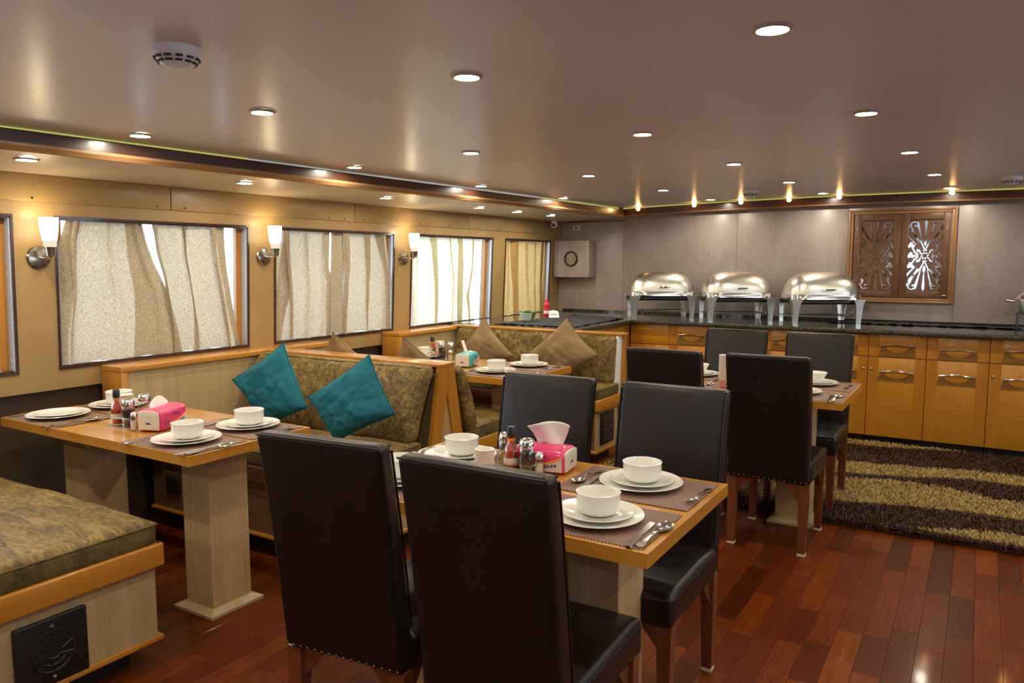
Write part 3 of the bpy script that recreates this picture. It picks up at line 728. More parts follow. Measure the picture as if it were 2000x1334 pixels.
# ------------------------------------------------------------------ chafing dishes
cf = thing('chafing_dish', '', 'chafing dish')
a_, b_ = .298, .196
def dome(u, v, ex=.55, H=.195, z0=.240, a=a_, b=b_):
    th = u * 2 * pi; ph = v * pi / 2
    sg = lambda q, e: (abs(q) ** e) * (1 if q >= 0 else -1)
    return (a * sg(cos(th), .5) * sg(cos(ph), .62), b * sg(sin(th), .75) * sg(cos(ph), .85), z0 + H * sg(sin(ph), .95))
def seg_dome(n=64, m=18):
    g = G(); vs = [dome(i / n, min(j / m, .9999)) for j in range(m + 1) for i in range(n)]; fs = []
    for j in range(m):
        for i in range(n):
            k = (i + 1) % n; fs.append((j * n + i, j * n + k, (j + 1) * n + k, (j + 1) * n + i))
    fs.append(tuple(range(m * n, m * n + n))); return g.add(vs, fs)
lid = seg_dome().obj('roll_lid', 'steel', cf, 'domed brushed steel roll lid')
g = G(); g.tube([(-.055 + .11 * i / 8, -.214 - .018 * sin(pi * i / 8), .292) for i in range(9)], [.004, .006, .007, .007, .007, .007, .007, .006, .004], 8)
g.tube([(-.012, -.17, .283), (-.012, -.228, .290)], .006, 8); g.tube([(.012, -.17, .283), (.012, -.228, .290)], .006, 8)
g.obj('handle', 'chrome', lid, 'dark chrome lid handle')
def rim(u, a=.302, b=.202, e=.35):
    th = u * 2 * pi; sg = lambda q, e: (abs(q) ** e) * (1 if q >= 0 else -1); return a * sg(cos(th), e), b * sg(sin(th), e)
g = G(); n = 80; vs = []
prof = [(1, .205), (1.012, .208), (1.012, .245), (1.0, .249), (.95, .249), (.95, .205)]
for s_, z in prof:
    for i in range(n):
        x, y = rim(i / n); vs.append((x * s_, y * s_, z))
fs = [(j * n + i, j * n + (i + 1) % n, ((j + 1) % 6) * n + (i + 1) % n, ((j + 1) % 6) * n + i) for j in range(6) for i in range(n)]
g.add(vs, fs).obj('rim', 'chrome', cf, 'polished rim band')
G().soft(-.262, .262, -.165, .165, .165, .207, .03, 3).obj('water_pan', 'darksteel', cf, 'dark underside of the pan')
for sx_ in (-1, 1):
    for sy in (-1, 1):
        g = G(); n = 8
        for j in range(n):
            def lw(t): return .018 + .020 * t ** 2 + (.012 * max(0, t - .8) / .2 if t > .8 else 0)
            t0, t1 = j / n, (j + 1) / n; z0, z1 = .208 * t0, .208 * t1
            x = sx_ * .262; y = sy * .198
            v = []
            for (t, z) in ((t0, z0), (t1, z1)):
                w = lw(t); yy = sy * (.178 + .022 * t)
                v += [(x - w, yy - .003, z), (x + w, yy - .003, z), (x + w, yy + .003, z), (x - w, yy + .003, z)]
            g.add(v, [(0, 1, 5, 4), (1, 2, 6, 5), (2, 3, 7, 6), (3, 0, 4, 7), (0, 3, 2, 1), (4, 5, 6, 7)])
            v = []
            for (t, z) in ((t0, z0), (t1, z1)):
                w = lw(t) * .8; xx = sx_ * (.280 + .02 * t); yc = sy * .165
                v += [(xx - .003, yc - w, z), (xx + .003, yc - w, z), (xx + .003, yc + w, z), (xx - .003, yc + w, z)]
            g.add(v, [(0, 1, 5, 4), (1, 2, 6, 5), (2, 3, 7, 6), (3, 0, 4, 7), (0, 3, 2, 1), (4, 5, 6, 7)])
        g.obj('leg', 'steel', cf)
g = G()
for yy in (-.06, .06): g.tube([(-.272, yy, .065), (.272, yy, .065)], .0055, 8)
for xx in (-.272, .272): g.tube([(xx, -.17, .065), (xx, .17, .065)], .005, 8)
g.tube([(.27, 0, .065), (.30, -.02, .075), (.31, -.03, .11), (.33, -.03, .135)], .004, 6)
g.obj('fuel_rack', 'chrome', cf, 'thin chrome fuel rack bars')
for (x, y), lab in (((-2.602, 6.935), 'stainless steel roll-top chafing dish, leftmost of three'), ((-1.905, 6.995), 'stainless steel roll-top chafing dish, middle of three'), ((-1.185, 7.00), 'stainless steel roll-top chafing dish beside the carved shutters')):
    place(cf, lab, (x, y, ZC + .0005), radians(31), 'roll-top chafing dishes')
# soup kettle at the right edge
kt = thing('soup_kettle', 'steel soup kettle with side handle at the far right of the counter', 'soup kettle', (.36, 7.18, ZC))
G().lathe([(.07, .115), (.105, .125), (.125, .165), (.128, .22), (.136, .225), (.136, .232)], 36).obj('bowl', 'steel', kt)
ld = G().lathe([(.132, .232), (.118, .262), (.085, .295), (.05, .315), (.018, .322)], 36).obj('kettle_lid', 'chrome', kt)
G().lathe([(.010, .32), (.010, .335), (.022, .34), (.022, .35), (0, .352)], 20).obj('knob', 'darksteel', ld)
g = G(); g.tube([(-.128, 0, .212), (-.155, 0, .218), (-.19, 0, .222)], [.007, .009, .011], 10); g.obj('handle', 'chrome', kt)
g = G()
for k in range(4):
    a = pi / 4 + k * pi / 2 + .4; g.tube([(.115 * cos(a), .115 * sin(a), .0), (.105 * cos(a), .105 * sin(a), .15)], .010, 8)
g.lathe([(.118, .008), (.125, .0), (.125, .014), (.118, .014)], 30); g.obj('stand', 'darksteel', kt, 'dark four-legged stand')

def cloth(label, poly_fn, nx, ny, mat, z, amp, seed, group=None):
    g = G()
    def P(u, v):
        x, y = poly_fn(u, v); h = amp * (abs(noise.noise((x * 9, y * 9, seed))) + .6 * abs(noise.noise((x * 22, y * 22, seed + 3))))
        return (x + .008 * noise.noise((y * 12, v * 3, seed)), y + .008 * noise.noise((x * 12, u * 4, seed)), z + .0015 + h)
    g.grid(P, nx, ny); o = g.obj('cloth', mat, smooth=True, fix=False)
    s = o.modifiers.new('thick', 'SOLIDIFY'); s.thickness = .002; s.offset = -0.5
    return tag(o, label, 'cloth')
def quad(a, b, c, d): return lambda u, v: ((a[0] * (1 - u) + b[0] * u) * (1 - v) + (d[0] * (1 - u) + c[0] * u) * v, (a[1] * (1 - u) + b[1] * u) * (1 - v) + (d[1] * (1 - u) + c[1] * u) * v)
cloth('rumpled black cloth covering the left arm of the counter', quad((-3.50, 5.42), (-2.76, 5.44), (-2.80, 6.56), (-3.38, 6.72)), 60, 70, 'blackcloth', ZC, .016, 3)
cloth('long black cloth strip lying on the counter below the shutters', quad((-1.12, 7.05), (.62, 7.08), (.62, 7.28), (-1.02, 7.27)), 90, 12, 'blackcloth', ZC, .018, 11)

gb = thing('woven_bowl', 'small green woven bowl on the black cloth', 'bowl', (-3.36, 5.75, ZC + .012), .5)
n = 40
g = G(); prof = [(.042, 0), (.050, .03), (.062, .06), (.074, .082), (.066, .082), (.052, .05), (.03, .01), (0, .008)]
g.lathe(prof, n, f=lambda x, y, z: (x * (1 + .06 * cos(4 * math.atan2(y, x))), y * (1 + .06 * cos(4 * math.atan2(y, x))), z + .006 * cos(4 * math.atan2(y, x)) * (z > .06)))
g.obj('bowl_body', 'green', gb)
g = G()
for k in range(7):
    z = .008 + k * .010; r = .044 + .0038 * k
    g.tube([((r + .001) * cos(t * pi / 12 + pi * .85), (r + .001) * sin(t * pi / 12 + pi * .85), z) for t in range(0, 11)], .0042, 6)
g.obj('pale_side', 'paleblue', gb, 'pale bluish side of the weave')
kb = thing('sauce_bottle', 'red squeeze ketchup bottle beside the counter corner window', 'bottle', (-3.43, 6.21, ZC + .012))
G().lathe([(.026, 0), (.029, .008), (.029, .07), (.024, .095), (.029, .11), (.024, .13), (.014, .142)], 24).obj('bottle_body', 'red', kb)
G().lathe([(.015, .142), (.015, .155), (.006, .165), (.004, .185), (0, .186)], 20).obj('nozzle', 'red', kb)
G().lathe([(.0295, .035), (.0296, .062)], 24, cap=False).obj('bottle_label', 'wrapwhite', kb, 'pale paper label')
tc = thing('tent_card', 'small white tent card with dark writing beside the ketchup bottle', 'card', (-3.335, 6.175, ZC + .013), .55)
g = G().prism([(-.045, 0), (.052, 0), (.044, .055), (.0, .068), (-.040, .060)], 'y', -.001, .001, lambda x, y, z: (x, y + z * .35, z)); g.prism([(-.045, 0), (.052, 0), (.044, .055), (.0, .068), (-.040, .060)], 'y', -.001, .001, lambda x, y, z: (x, y + .05 - z * .35, z))
g.obj('card_sheet', 'plaster', tc, smooth=False)
g = G(); rr = random.Random(4)
for k in range(9):
    x = -.030 + k * .0075; g.box(x, x + .004 + .002 * rr.random(), -.0022, -.0014, .026, .031 + .004 * rr.random(), lambda x, y, z: (x, y + z * .35, z))
g.obj('writing', 'black', tc, 'dark handwriting strokes')

# ------------------------------------------------------------------ benches, dividers and ledges
def bench(label, x0, x1, yf, yb, face, end_vent=None, socket=False, zt=.45, group='built-in velvet benches'):
    """x1 is the aisle end; yf the seat front, yb where the seat meets the divider; face -1 looks to the viewer"""
    b = thing('booth_bench', label, 'bench', (0, 0, 0), 0, group)
    ya, yc = min(yf, yb), max(yf, yb); s = 1 if yb > yf else -1
    zr = zt - .085
    ba = G().box(x0, x1 - .030, min(yf + s * .02, yb), max(yf + s * .02, yb), .098, zr + .02).obj('base', 'tan', b)
    G().box(x1 - .030, x1 - .022, min(yf + s * .018, yb), max(yf + s * .018, yb), .098, zr + .02).obj('end_face', 'palex', b, 'pale oak end face')
    G().box(x0, x1 - .09, min(yf + s * .09, yb), max(yf + s * .09, yb), .002, .10).obj('plinth', 'kick', b)
    g = G(); g.soft(x0, x1 + .004, min(yf - s * .004, yf + s * .02), max(yf - s * .004, yf + s * .02), zr, zt, .008, 2, f=None)
    g.obj('front_rail', 'mahox', b, 'dark front rail')
    G().soft(x1 - .022, x1 + .006, min(yf - s * .006, yb), max(yf - s * .006, yb + s * .0), zr, zt, .008, 2).obj('end_rail', 'orangey', b, 'orange wooden end rail')
    g = G(); g.tube([(x0, yf - s * .0 + s * .012, .100), (x1 - .012, yf + s * .012, .100), (x1 - .012, yb, .100)], .012, 8); g.obj('bottom_moulding', 'orangey', b)
    gq = G().soft(x0 + .01, x1 - .004, min(yf + s * .006, yb + s * .0), max(yf + s * .006, yb), zt - .012, zt + .085, .030, 3, (18, 9, 1),
              lambda x, y, z: (x, y, z + (.012 * noise.noise((x * 3, y * 4, 1.3)) + .006 * noise.noise((x * 11, y * 11, 2)) if z > zt + .03 else 0)))
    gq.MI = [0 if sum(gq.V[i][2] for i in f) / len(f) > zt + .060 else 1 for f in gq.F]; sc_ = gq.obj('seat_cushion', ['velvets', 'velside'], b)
    g = G(); g.tube([(x0 + .03, yf + s * .008, zt + .068), (x1 - .012, yf + s * .008, zt + .068), (x1 - .004, yf + s * .02, zt + .069), (x1 - .003, yb - s * .02, zt + .069)], .0035, 6)
    g.obj('piping', 'velside', sc_)
    if end_vent == 'louver':
        v = G(); yl, yh = ya + .09, ya + .31
        frm = G().soft(x1 - .024, x1 - .008, yl, yh, .14, .372, .004, 1).obj('vent', 'black', b, 'black louvred vent')
        for k in range(10):
            z = .168 + k * .0185; G().box(x1 - .012, x1 - .001, yl + .03, yh - .03, z, z + .008, lambda x, y, z, z0=z: (x, y, z + (x - x1) * .5)).obj('slat', 'slat', frm)
    if end_vent == 'fan':
        yl, yh = yc - .50, yc - .275; cy, cz = (yl + yh) / 2, .218
        frm = G().soft(x1 - .024, x1 - .004, yl, yh, .108, .328, .006, 2).obj('vent', 'black', b, 'black square speaker vent with round grille')
        g = G(); rr = random.Random(2)
        for k in range(3):
            R = .024 + k * .021; g.tube([(x1 - .0035, cy + R * cos(t * pi / 14), cz + R * sin(t * pi / 14)) for t in range(29)], .003, 5)
        for k in range(10):
            a = k * pi / 5; g.tube([(x1 - .003, cy + .025 * cos(a), cz + .025 * sin(a)), (x1 - .003, cy + .066 * cos(a + .3), cz + .066 * sin(a + .3))], .003, 5)
        g.obj('grille', 'black', frm)
        for dz in (-.084, .084):
            G().lathe([(.007, 0), (.005, .004), (0, .005)], 10, f=lambda x, y, z: (x1 - .004 + z, cy + x, cz + y + dz)).obj('screw', 'chrome', frm)
    if socket:
        G().soft(-3.73, -3.62, yf + s * .012 - .008, yf + s * .03, .20, .29, .008, 2).obj('socket_plate', 'black', b, 'square black socket plate')
    return b
def back_cushion(b, x0, x1, yb, yt, z0, z1, th, s):
    """leaning pad: front surface towards -s"""
    def f(x, y, z):
        t = (z - z0) / (z1 - z0); yy = yb + (yt - yb) * t + y
        yy += -s * (.014 * sin(pi * max(0, min(1, t))) + .006 * noise.noise((x * 5, z * 7, 4)) + .003 * noise.noise((x * 16, z * 14, 9)))
        return (x, yy, z + .006 * noise.noise((x * 4, 0, 7)))
    pad = G().soft(x0, x1, -th / 2, th / 2, z0, z1, .035, 4, (26, 1, 12), f).obj('back_cushion', 'velvet', b)
    g = G(); q = th / 2 - .012
    pts = [(x1 - .008, 0, z0 + .04), (x1 - .006, 0, (z0 + z1) / 2), (x1 - .008, 0, z1 - .04), (x1 - .04, 0, z1 - .006), (x0 + .04, 0, z1 - .006)]
    g.tube([f(p[0], -s * q * 1.0, p[2]) for p in pts], .004, 6); g.obj('piping', 'velvet', pad)
    return pad

# divider between the two booths (A-shaped end)
XD = -2.40
def divider(label, yc, x0=-3.73, x1=XD, top=.915, half=.062, full=True, bl=.15):
    d = thing('booth_divider', label, 'divider')
    G().box(x0, x1 - .02, yc - .02, yc + .02, .05, top - .02).obj('core_panel', 'palex', d)
    G().soft(x0, x1 + .004, yc - half - .006, yc + half + .006, top - .020, top, .006, 2).obj('cap', 'orange', d, 'glossy orange wooden cap rail')
    for s in (-1, 1):
        # leg polygon in (y, z)
        zt, z0 = top - .02, .10
        out = lambda z: yc + s * (half + (bl - half) * (zt - z) / (zt - .45)); 
        inn = lambda z: max(0, (.76 - z)) * .24
        poly = [(yc, zt), (out(zt), zt), (out(z0), z0), (out(z0) - s * .075, z0)] + [(yc + s * inn(.76), .76)]
        G().prism(poly if s > 0 else list(reversed(poly)), 'x', x1 - .025, x1).obj('frame_leg', 'orangez', d)
    G().prism([(yc - bl - .03, .12), (yc + bl + .03, .12), (yc, .80)], 'x', x1 - .03, x1 - .012).obj('end_panel', 'pale', d, 'pale triangular end panel')
    return d
divider('A-shaped wooden divider between the two booths', 3.255)
divider('wooden divider behind the nearest bench, out of the picture', .78, x1=-2.45)
# bench 1: near left
b1 = bench('olive velvet bench at the lower left corner, seat empty, black grille on its end', -3.86, -2.45, 1.60, .95, -1, 'fan', zt=.452)
back_cushion(b1, -3.84, -2.50, .99, .86, .54, .90, .10, -1)
b2 = bench('olive velvet bench with two teal cushions, facing the window booth table', -3.86, XD, 2.47, 3.05, -1, None, True, zt=.450)
back_cushion(b2, -3.70, XD - .02, 2.99, 3.15, .525, .905, .10, 1)
b3 = bench('olive velvet bench behind the divider, facing the back booth table', -3.86, XD, 4.02, 3.46, 1, None, zt=.445)
back_cushion(b3, -3.70, XD + .01, 3.50, 3.36, .50, .885, .10, -1)
b4 = bench('olive velvet bench with two large brown cushions, backing onto the counter', -3.86, -2.25, 4.82, 5.22, -1, 'louver', zt=.478)
back_cushion(b4, -3.72, -2.28, 5.16, 5.235, .55, .905, .10, 1)
bp = thing('bench_back_panel', 'wooden back panel and cap rail of the far bench, against the counter', 'panel')
G().box(-3.86, -2.28, 5.285, 5.318, .12, .905).obj('core_panel', 'palex', bp)
G().soft(-3.80, -2.235, 5.21, 5.322, .905, .922, .005, 2).obj('cap', 'orange', bp, 'orange wooden cap rail')
G().prism([(5.315, .915), (5.275, .915), (5.255, .45), (5.245, .13), (5.315, .13)], 'x', -2.275, -2.25).obj('end_leg', 'orangez', bp)
G().prism([(5.275, .90), (5.21, .90), (5.16, .47), (5.25, .47)], 'x', -2.29, -2.268).obj('end_panel', 'plaster', bp, 'pale grey end panel')
# side ledges under the windows
def ledge(label, y0, y1, top=.912):
    d = thing('side_ledge', label, 'ledge', (0, 0, 0), 0, 'window ledges beside the booths')
    G().box(XW - .0, -3.752, y0 + .03, y1 - .01, .45, top - .03).obj('front_panel', 'palex', d)
    G().soft(XW + .003, -3.735, y0, y1, top - .032, top, .006, 2).obj('cap', 'orangey', d, 'orange wooden cap rail')
    G().soft(XW + .003, -3.738, y0 + .002, y0 + .036, .45, top - .03, .004, 1).obj('end_post', 'orangez', d, 'orange wooden end post')
ledge('wooden window ledge between the two booths', 2.26, 3.73)
ledge('wooden window ledge beside the far bench', 4.47, 5.30)

# cushions
def pillow(label, P, th, mat, seed, n=30, grp=None):
    soft_pile = (mat == 'brown')
    """P: top, right, bottom, left corners"""
    P = [Vector(p) for p in P]; c = sum(P, Vector()) / 4
    nrm = (P[1] - P[3]).cross(P[0] - P[2]).normalized()
    def pos(u, v, s):
        a, b = u * 2 - 1, v * 2 - 1
        q = P[3] * ((1 - u) * (v)) + P[0] * (u * v) + P[1] * (u * (1 - v)) + P[2] * ((1 - u) * (1 - v))
        ea = (1 - b * b); eb = (1 - a * a)
        pull = .10 if soft_pile else .055
        k = 1 - pull * (abs(a) ** 3 * ea + abs(b) ** 3 * eb); q = c + (q - c) * k
        t = th * (max(0, ea) ** .55) * (max(0, eb) ** .55)
        w = (.010 if soft_pile else .018) * noise.noise((a * 2.2 + seed, b * 2.2, s)) + (.006 if soft_pile else .013) * noise.noise((a * 6 + seed, b * 6 + a * 2, s + 5)) + .004 * noise.noise((a * 14, b * 9 + seed, s))
        rad = math.atan2(b, a); w += .005 * sin(rad * 13 + 3 * noise.noise((a * 2, b * 2, seed))) * (a * a * b * b) ** .3
        return q + nrm * (s * t + w * (ea * eb) ** .4)
    g = G(); g.grid(lambda u, v: tuple(pos(u, v, 1)), n, n); g.grid(lambda u, v: tuple(pos(u, v, -1)), n, n, True)
    me = g.mesh('cushion', mat, False, False); bm = bmesh.new(); bm.from_mesh(me); bmesh.ops.remove_doubles(bm, verts=bm.verts[:], dist=.0004); bmesh.ops.recalc_face_normals(bm, faces=bm.faces[:]); bm.to_mesh(me); bm.free()
    me.polygons.foreach_set('use_smooth', [True] * len(me.polygons)); o = link('cushion', me)
    # piped seam
    pts = [pos(u, v, 0) for u, v in [(i / 12, 0) for i in range(13)] + [(1, i / 12) for i in range(1, 13)] + [(1 - i / 12, 1) for i in range(1, 13)] + [(0, 1 - i / 12) for i in range(1, 13)]]
    G().tube(pts, .0028, 5).obj('seam', mat, o)
    return tag(o, label, 'cushion', grp)
pillow('teal cushion leaning at the window side of the booth bench', [(-3.135, 2.80, 1.022), (-2.905, 2.74, .705), (-3.24, 2.76, .56), (-3.485, 2.74, .805)], .062, 'teal', 1, grp='teal cushions')
pillow('teal cushion leaning at the aisle side of the booth bench', [(-2.525, 2.79, 1.0), (-2.315, 2.73, .735), (-2.72, 2.74, .55), (-2.91, 2.745, .76)], .066, 'teal', 2, grp='teal cushions')
pillow('large brown cushion at the window side of the far bench', [(-3.345, 5.03, 1.01), (-3.03, 4.98, .725), (-3.30, 4.97, .585), (-3.60, 4.99, .68)], .075, 'brown', 3, grp='brown cushions on the far bench')
pillow('large brown cushion at the aisle end of the far bench', [(-2.61, 5.03, 1.035), (-2.31, 4.96, .78), (-2.60, 4.94, .56), (-2.90, 4.96, .76)], .075, 'brown', 4, grp='brown cushions on the far bench')
pillow('brown cushion tip seen above the divider behind the teal cushions', [(-3.39, 3.42, 1.02), (-3.10, 3.52, .77), (-3.36, 3.60, .56), (-3.66, 3.52, .77)], .06, 'brown', 5, grp='brown cushions behind the divider')
pillow('brown cushion tip seen above the right part of the divider', [(-2.83, 3.42, 1.02), (-2.52, 3.52, .78), (-2.78, 3.60, .55), (-3.05, 3.52, .77)], .06, 'brown', 6, grp='brown cushions behind the divider')

# ------------------------------------------------------------------ tables
ZTB = .75
def table(label, x0, x1, y0, y1, pil, th=.036):
    t = thing('dining_table', label, 'table', (0, 0, 0), 0, 'set dining tables')
    G().box(x0 + .012, x1 - .012, y0 + .012, y1 - .012, ZTB - .030, ZTB).obj('tabletop', 'top', t)
    def trap(a, b, c, d): return [a, b, c, d]
    e = .016
    for poly, mt in (([(x0, y0), (x1, y0), (x1 - e, y0 + e), (x0 + e, y0 + e)], 'orange'), ([(x1, y1), (x0, y1), (x0 + e, y1 - e), (x1 - e, y1 - e)], 'orange'),
                     ([(x1, y0), (x1, y1), (x1 - e, y1 - e), (x1 - e, y0 + e)], 'orangey'), ([(x0, y1), (x0, y0), (x0 + e, y0 + e), (x0 + e, y1 - e)], 'orangey')):
        G().prism(poly, 'z', ZTB - th, ZTB + .0015).obj('edge_band', mt, t, 'orange solid wood edge', smooth=False)
    for (cx, cy, w, d) in pil:
        p = G().box(cx - w / 2 + .012, cx + w / 2, cy - d / 2, cy + d / 2, .018, ZTB - .03).obj('pillar', 'pale', t, 'pale oak box pillar')
        g = G().box(cx - w / 2, cx - w / 2 + .0115, cy - d / 2 + .004, cy + d / 2 - .004, .018, ZTB - .03); g.box(cx - w / 2 + .055, cx - w / 2 + .058, cy - d / 2 - .0015, cy - d / 2 + .002, .018, ZTB - .03); g.obj('corner_strip', 'palex', p)
        m = .036
        g = G().add([(cx - w / 2 - m, cy - d / 2 - m, .001), (cx + w / 2 + m, cy - d / 2 - m, .001), (cx + w / 2 + m, cy + d / 2 + m, .001), (cx - w / 2 - m, cy + d / 2 + m, .001),
                     (cx - w / 2 - m, cy - d / 2 - m, .014), (cx + w / 2 + m, cy - d / 2 - m, .014), (cx + w / 2 + m, cy + d / 2 + m, .014), (cx - w / 2 - m, cy + d / 2 + m, .014),
                     (cx - w / 2 - .004, cy - d / 2 - .004, .030), (cx + w / 2 + .004, cy - d / 2 - .004, .030), (cx + w / 2 + .004, cy + d / 2 + .004, .030), (cx - w / 2 - .004, cy + d / 2 + .004, .030)],
                    [(0, 3, 2, 1), (0, 1, 5, 4), (1, 2, 6, 5), (2, 3, 7, 6), (3, 0, 4, 7), (4, 5, 9, 8), (5, 6, 10, 9), (6, 7, 11, 10), (7, 4, 8, 11), (8, 9, 10, 11)])
        g.obj('pillar_base', 'palex', t, smooth=False)
    return t
table('cherry window booth table with pink tissue pack, between two velvet benches', -3.735, -2.395, 1.685, 2.27, [(-2.705, 2.02, .175, .19), (-3.52, 1.98, .19, .19)])
table('cherry front table between the four nearest leather chairs', -1.752, -.648, 1.680, 2.362, [(-.915, 2.025, .17, .19), (-1.50, 2.025, .17, .19)])
table('cherry back booth table with aqua tissue pack, beyond the divider', -3.62, -2.31, 3.83, 4.53, [(-2.575, 4.18, .17, .19), (-3.40, 4.18, .17, .19)])
table('cherry back table near the cabinets with a tall cup stack', -1.665, -.553, 4.035, 4.76, [(-.835, 4.42, .17, .19), (-1.42, 4.42, .17, .19)])

# ------------------------------------------------------------------ leather chairs
ch = thing('leather_chair', '', 'chair')
H = 1.0
def yc_(z): return -.205 - .095 * max(0, (z - .34) / .66) ** 1.25
def fb(x, y, z):
    t = max(0, min(1, (z - .34) / .66))
    w = 1 + .02 * t
    if y > 0: y += .010 * sin(pi * t) * (1 - (x / .21) ** 2)
    return (x * w + 0, yc_(z) + y * (1.15 - .25 * t) + .0015 * noise.noise((x * 9, z * 9, 3)), z)
bk = G().soft(-.197, .197, -.031, .031, .365, H, .018, 4, (6, 1, 14), fb).obj('backrest', 'leather', ch)
g = G()
for sg in (-1, 1): g.tube([fb(sg * .194, .030, .48 + .5 * i / 10) for i in range(11)], .0034, 6)
g.tube([fb(-.194 + .388 * i / 8, .026, H - .008) for i in range(9)], .0034, 6); g.tube([fb(-.194 + .388 * i / 8, -.027, H - .007) for i in range(9)], .003, 6)
g.obj('piping', 'leather', bk)
g = G()
for i in range(16):
    x = -.187 + .374 * i / 15; p = fb(x, -.031, .375); g.lathe([(.0045, 0), (.003, .002), (0, .003)], 6, f=lambda a, b, c, p=p: (p[0] + a, p[1] - c, p[2] + b))
g.obj('nail_heads', 'darksteel', bk)['kind'] = 'stuff'
def fs_(x, y, z):
    if z > .43: z += .014 * (1 - (x / .215) ** 2) * (1 - ((y - .03) / .25) ** 2) + .002 * noise.noise((x * 8, y * 8, 1))
    if y > .2: z -= .006
    return (x, y, z)
se = G().soft(-.203, .203, -.195, .262, .355, .462, .022, 4, (7, 8, 2), fs_).obj('seat', 'leather', ch)
g = G(); g.tube([fs_(*p) for p in [(-.201, -.15, .447), (-.201, .245, .445), (-.18, .262, .445), (.18, .262, .445), (.201, .245, .445), (.201, -.15, .447)]], .0032, 6)
g.obj('piping', 'leather', se)
def leg(x, y, dx, dy):
    w0, w1 = .017, .024
    g = G(); v = []
    for z, w, ox, oy in ((.012, w0, dx, dy), (.36, w1, 0, 0)): v += [(x + ox - w, y + oy - w, z), (x + ox + w, y + oy - w, z), (x + ox + w, y + oy + w, z), (x + ox - w, y + oy + w, z)]
    g.add(v, [(0, 3, 2, 1), (4, 5, 6, 7), (0, 1, 5, 4), (1, 2, 6, 5), (2, 3, 7, 6), (3, 0, 4, 7)])
    l = g.obj('leg', 'leg', ch, smooth=False)
    G().soft(x + dx - w0 - .003, x + dx + w0 + .003, y + dy - w0 - .003, y + dy + w0 + .003, .0, .014, .003, 1).obj('foot_pad', 'felt', l, 'pale felt foot pad')
for sx_ in (-1, 1):
    leg(sx_ * .174, .225, 0, 0.0); leg(sx_ * .174, -.205, 0, -.006)
    for y, s in ((.225, -1), (-.205, 1)):
        G().prism([(y, .36), (y + s * .11, .36), (y + s * .02, .255), (y, .255)], 'x', sx_ * .174 - .010, sx_ * .174 + .010).obj('bracket', 'leg', ch, smooth=False)
        G().prism([(sx_ * .174, .36), (sx_ * .078, .36), (sx_ * .155, .265), (sx_ * .174, .265)], 'y', y - .010, y + .010).obj('bracket', 'leg', ch, smooth=False)
CH = [(-1.464, 1.690, radians(6), 'dark leather chair with its back to the viewer, left of the two nearest'), (-.956, 1.682, radians(1.5), 'dark leather chair with its back to the viewer, right of the two nearest'),
      (-1.455, 2.365, pi, 'dark leather chair, far side of the front table, left one'), (-.935, 2.365, pi, 'dark leather chair, far side of the front table, right one'),
      (-1.385, 4.055, 0, 'dark leather chair, near side of the back table, left one'), (-.862, 4.075, 0, 'dark leather chair, near side of the back table, right one'),
      (-1.375, 4.83, pi, 'dark leather chair, far side of the back table, left one'), (-.853, 4.83, pi, 'dark leather chair, far side of the back table, right one')]
for x, y, r, lab in CH: place(ch, lab, (x, y, 0), r, 'dark leather dining chairs')

# ------------------------------------------------------------------ rug
RX0, RX1, RY0, RY1 = -2.22, 1.5, 4.44, 6.56
rg = tag(G().soft(RX0, RX1, RY0, RY1, .0012, .012, .004, 1).obj('shag_rug', plain('rug_backing', (.05, .03, .015), .9)), 'brown and gold striped shag rug in front of the cabinets', 'rug')
BND = [  # gold band edges (y low, y high) as functions of x
    (lambda x: 5.01 + .26 * max(-.6, (x + .23)) * -.55 if x < -.23 else 4.97, lambda x: 5.42 if x > -.3 else 5.30 - .02 * (x + .5)),
    (lambda x: 5.66 + .15 * (x + .27) if x > -.3 else 5.45, lambda x: 5.97 - .10 * x if x > -.3 else 5.80),
    (lambda x: 6.33 + .30 * (x + .66), lambda x: 6.9),
    (lambda x: 4.42 + (0 if x > -.1 else 9), lambda x: 4.42 + .23 * min(1, max(0, (x + .22) / .35)) + (.0 if x > -.22 else -9))]
def gold(x, y):
    w = .02 * noise.noise((x * 6, y * 6, 0)) ; y += w
    if x < -.95:                      # left part under the table and by the bench
        return (4.60 < y < 5.02) or (5.35 < y < 5.62) or (5.95 < y < 6.2)
    a = (4.86 - .30 * max(0, -x - .2) * -1 * .2, 5.33)
    lo = 4.93 - .16 * max(0, min(1, (-x - .1) / .6)); hi = 5.30 + .12 * max(0, 1 - ((x + .3) / .45) ** 2)
    if lo < y < hi: return True
    lo = 5.70 - .24 * max(0, min(1, (-x) / .6)); hi = 5.95 - .16 * max(0, min(1, (-x) / .6))
    if lo + .0 < y < hi and y > 5.43: return True
    if y > 6.36 + .30 * max(0, (x + .60)) and x < .05: return True
    if x > -.25 and 4.47 < y < 4.47 + .17 * min(1, (x + .25) / .35) + .0: return True
    return False
import numpy as np
rs = np.random.RandomState(5)
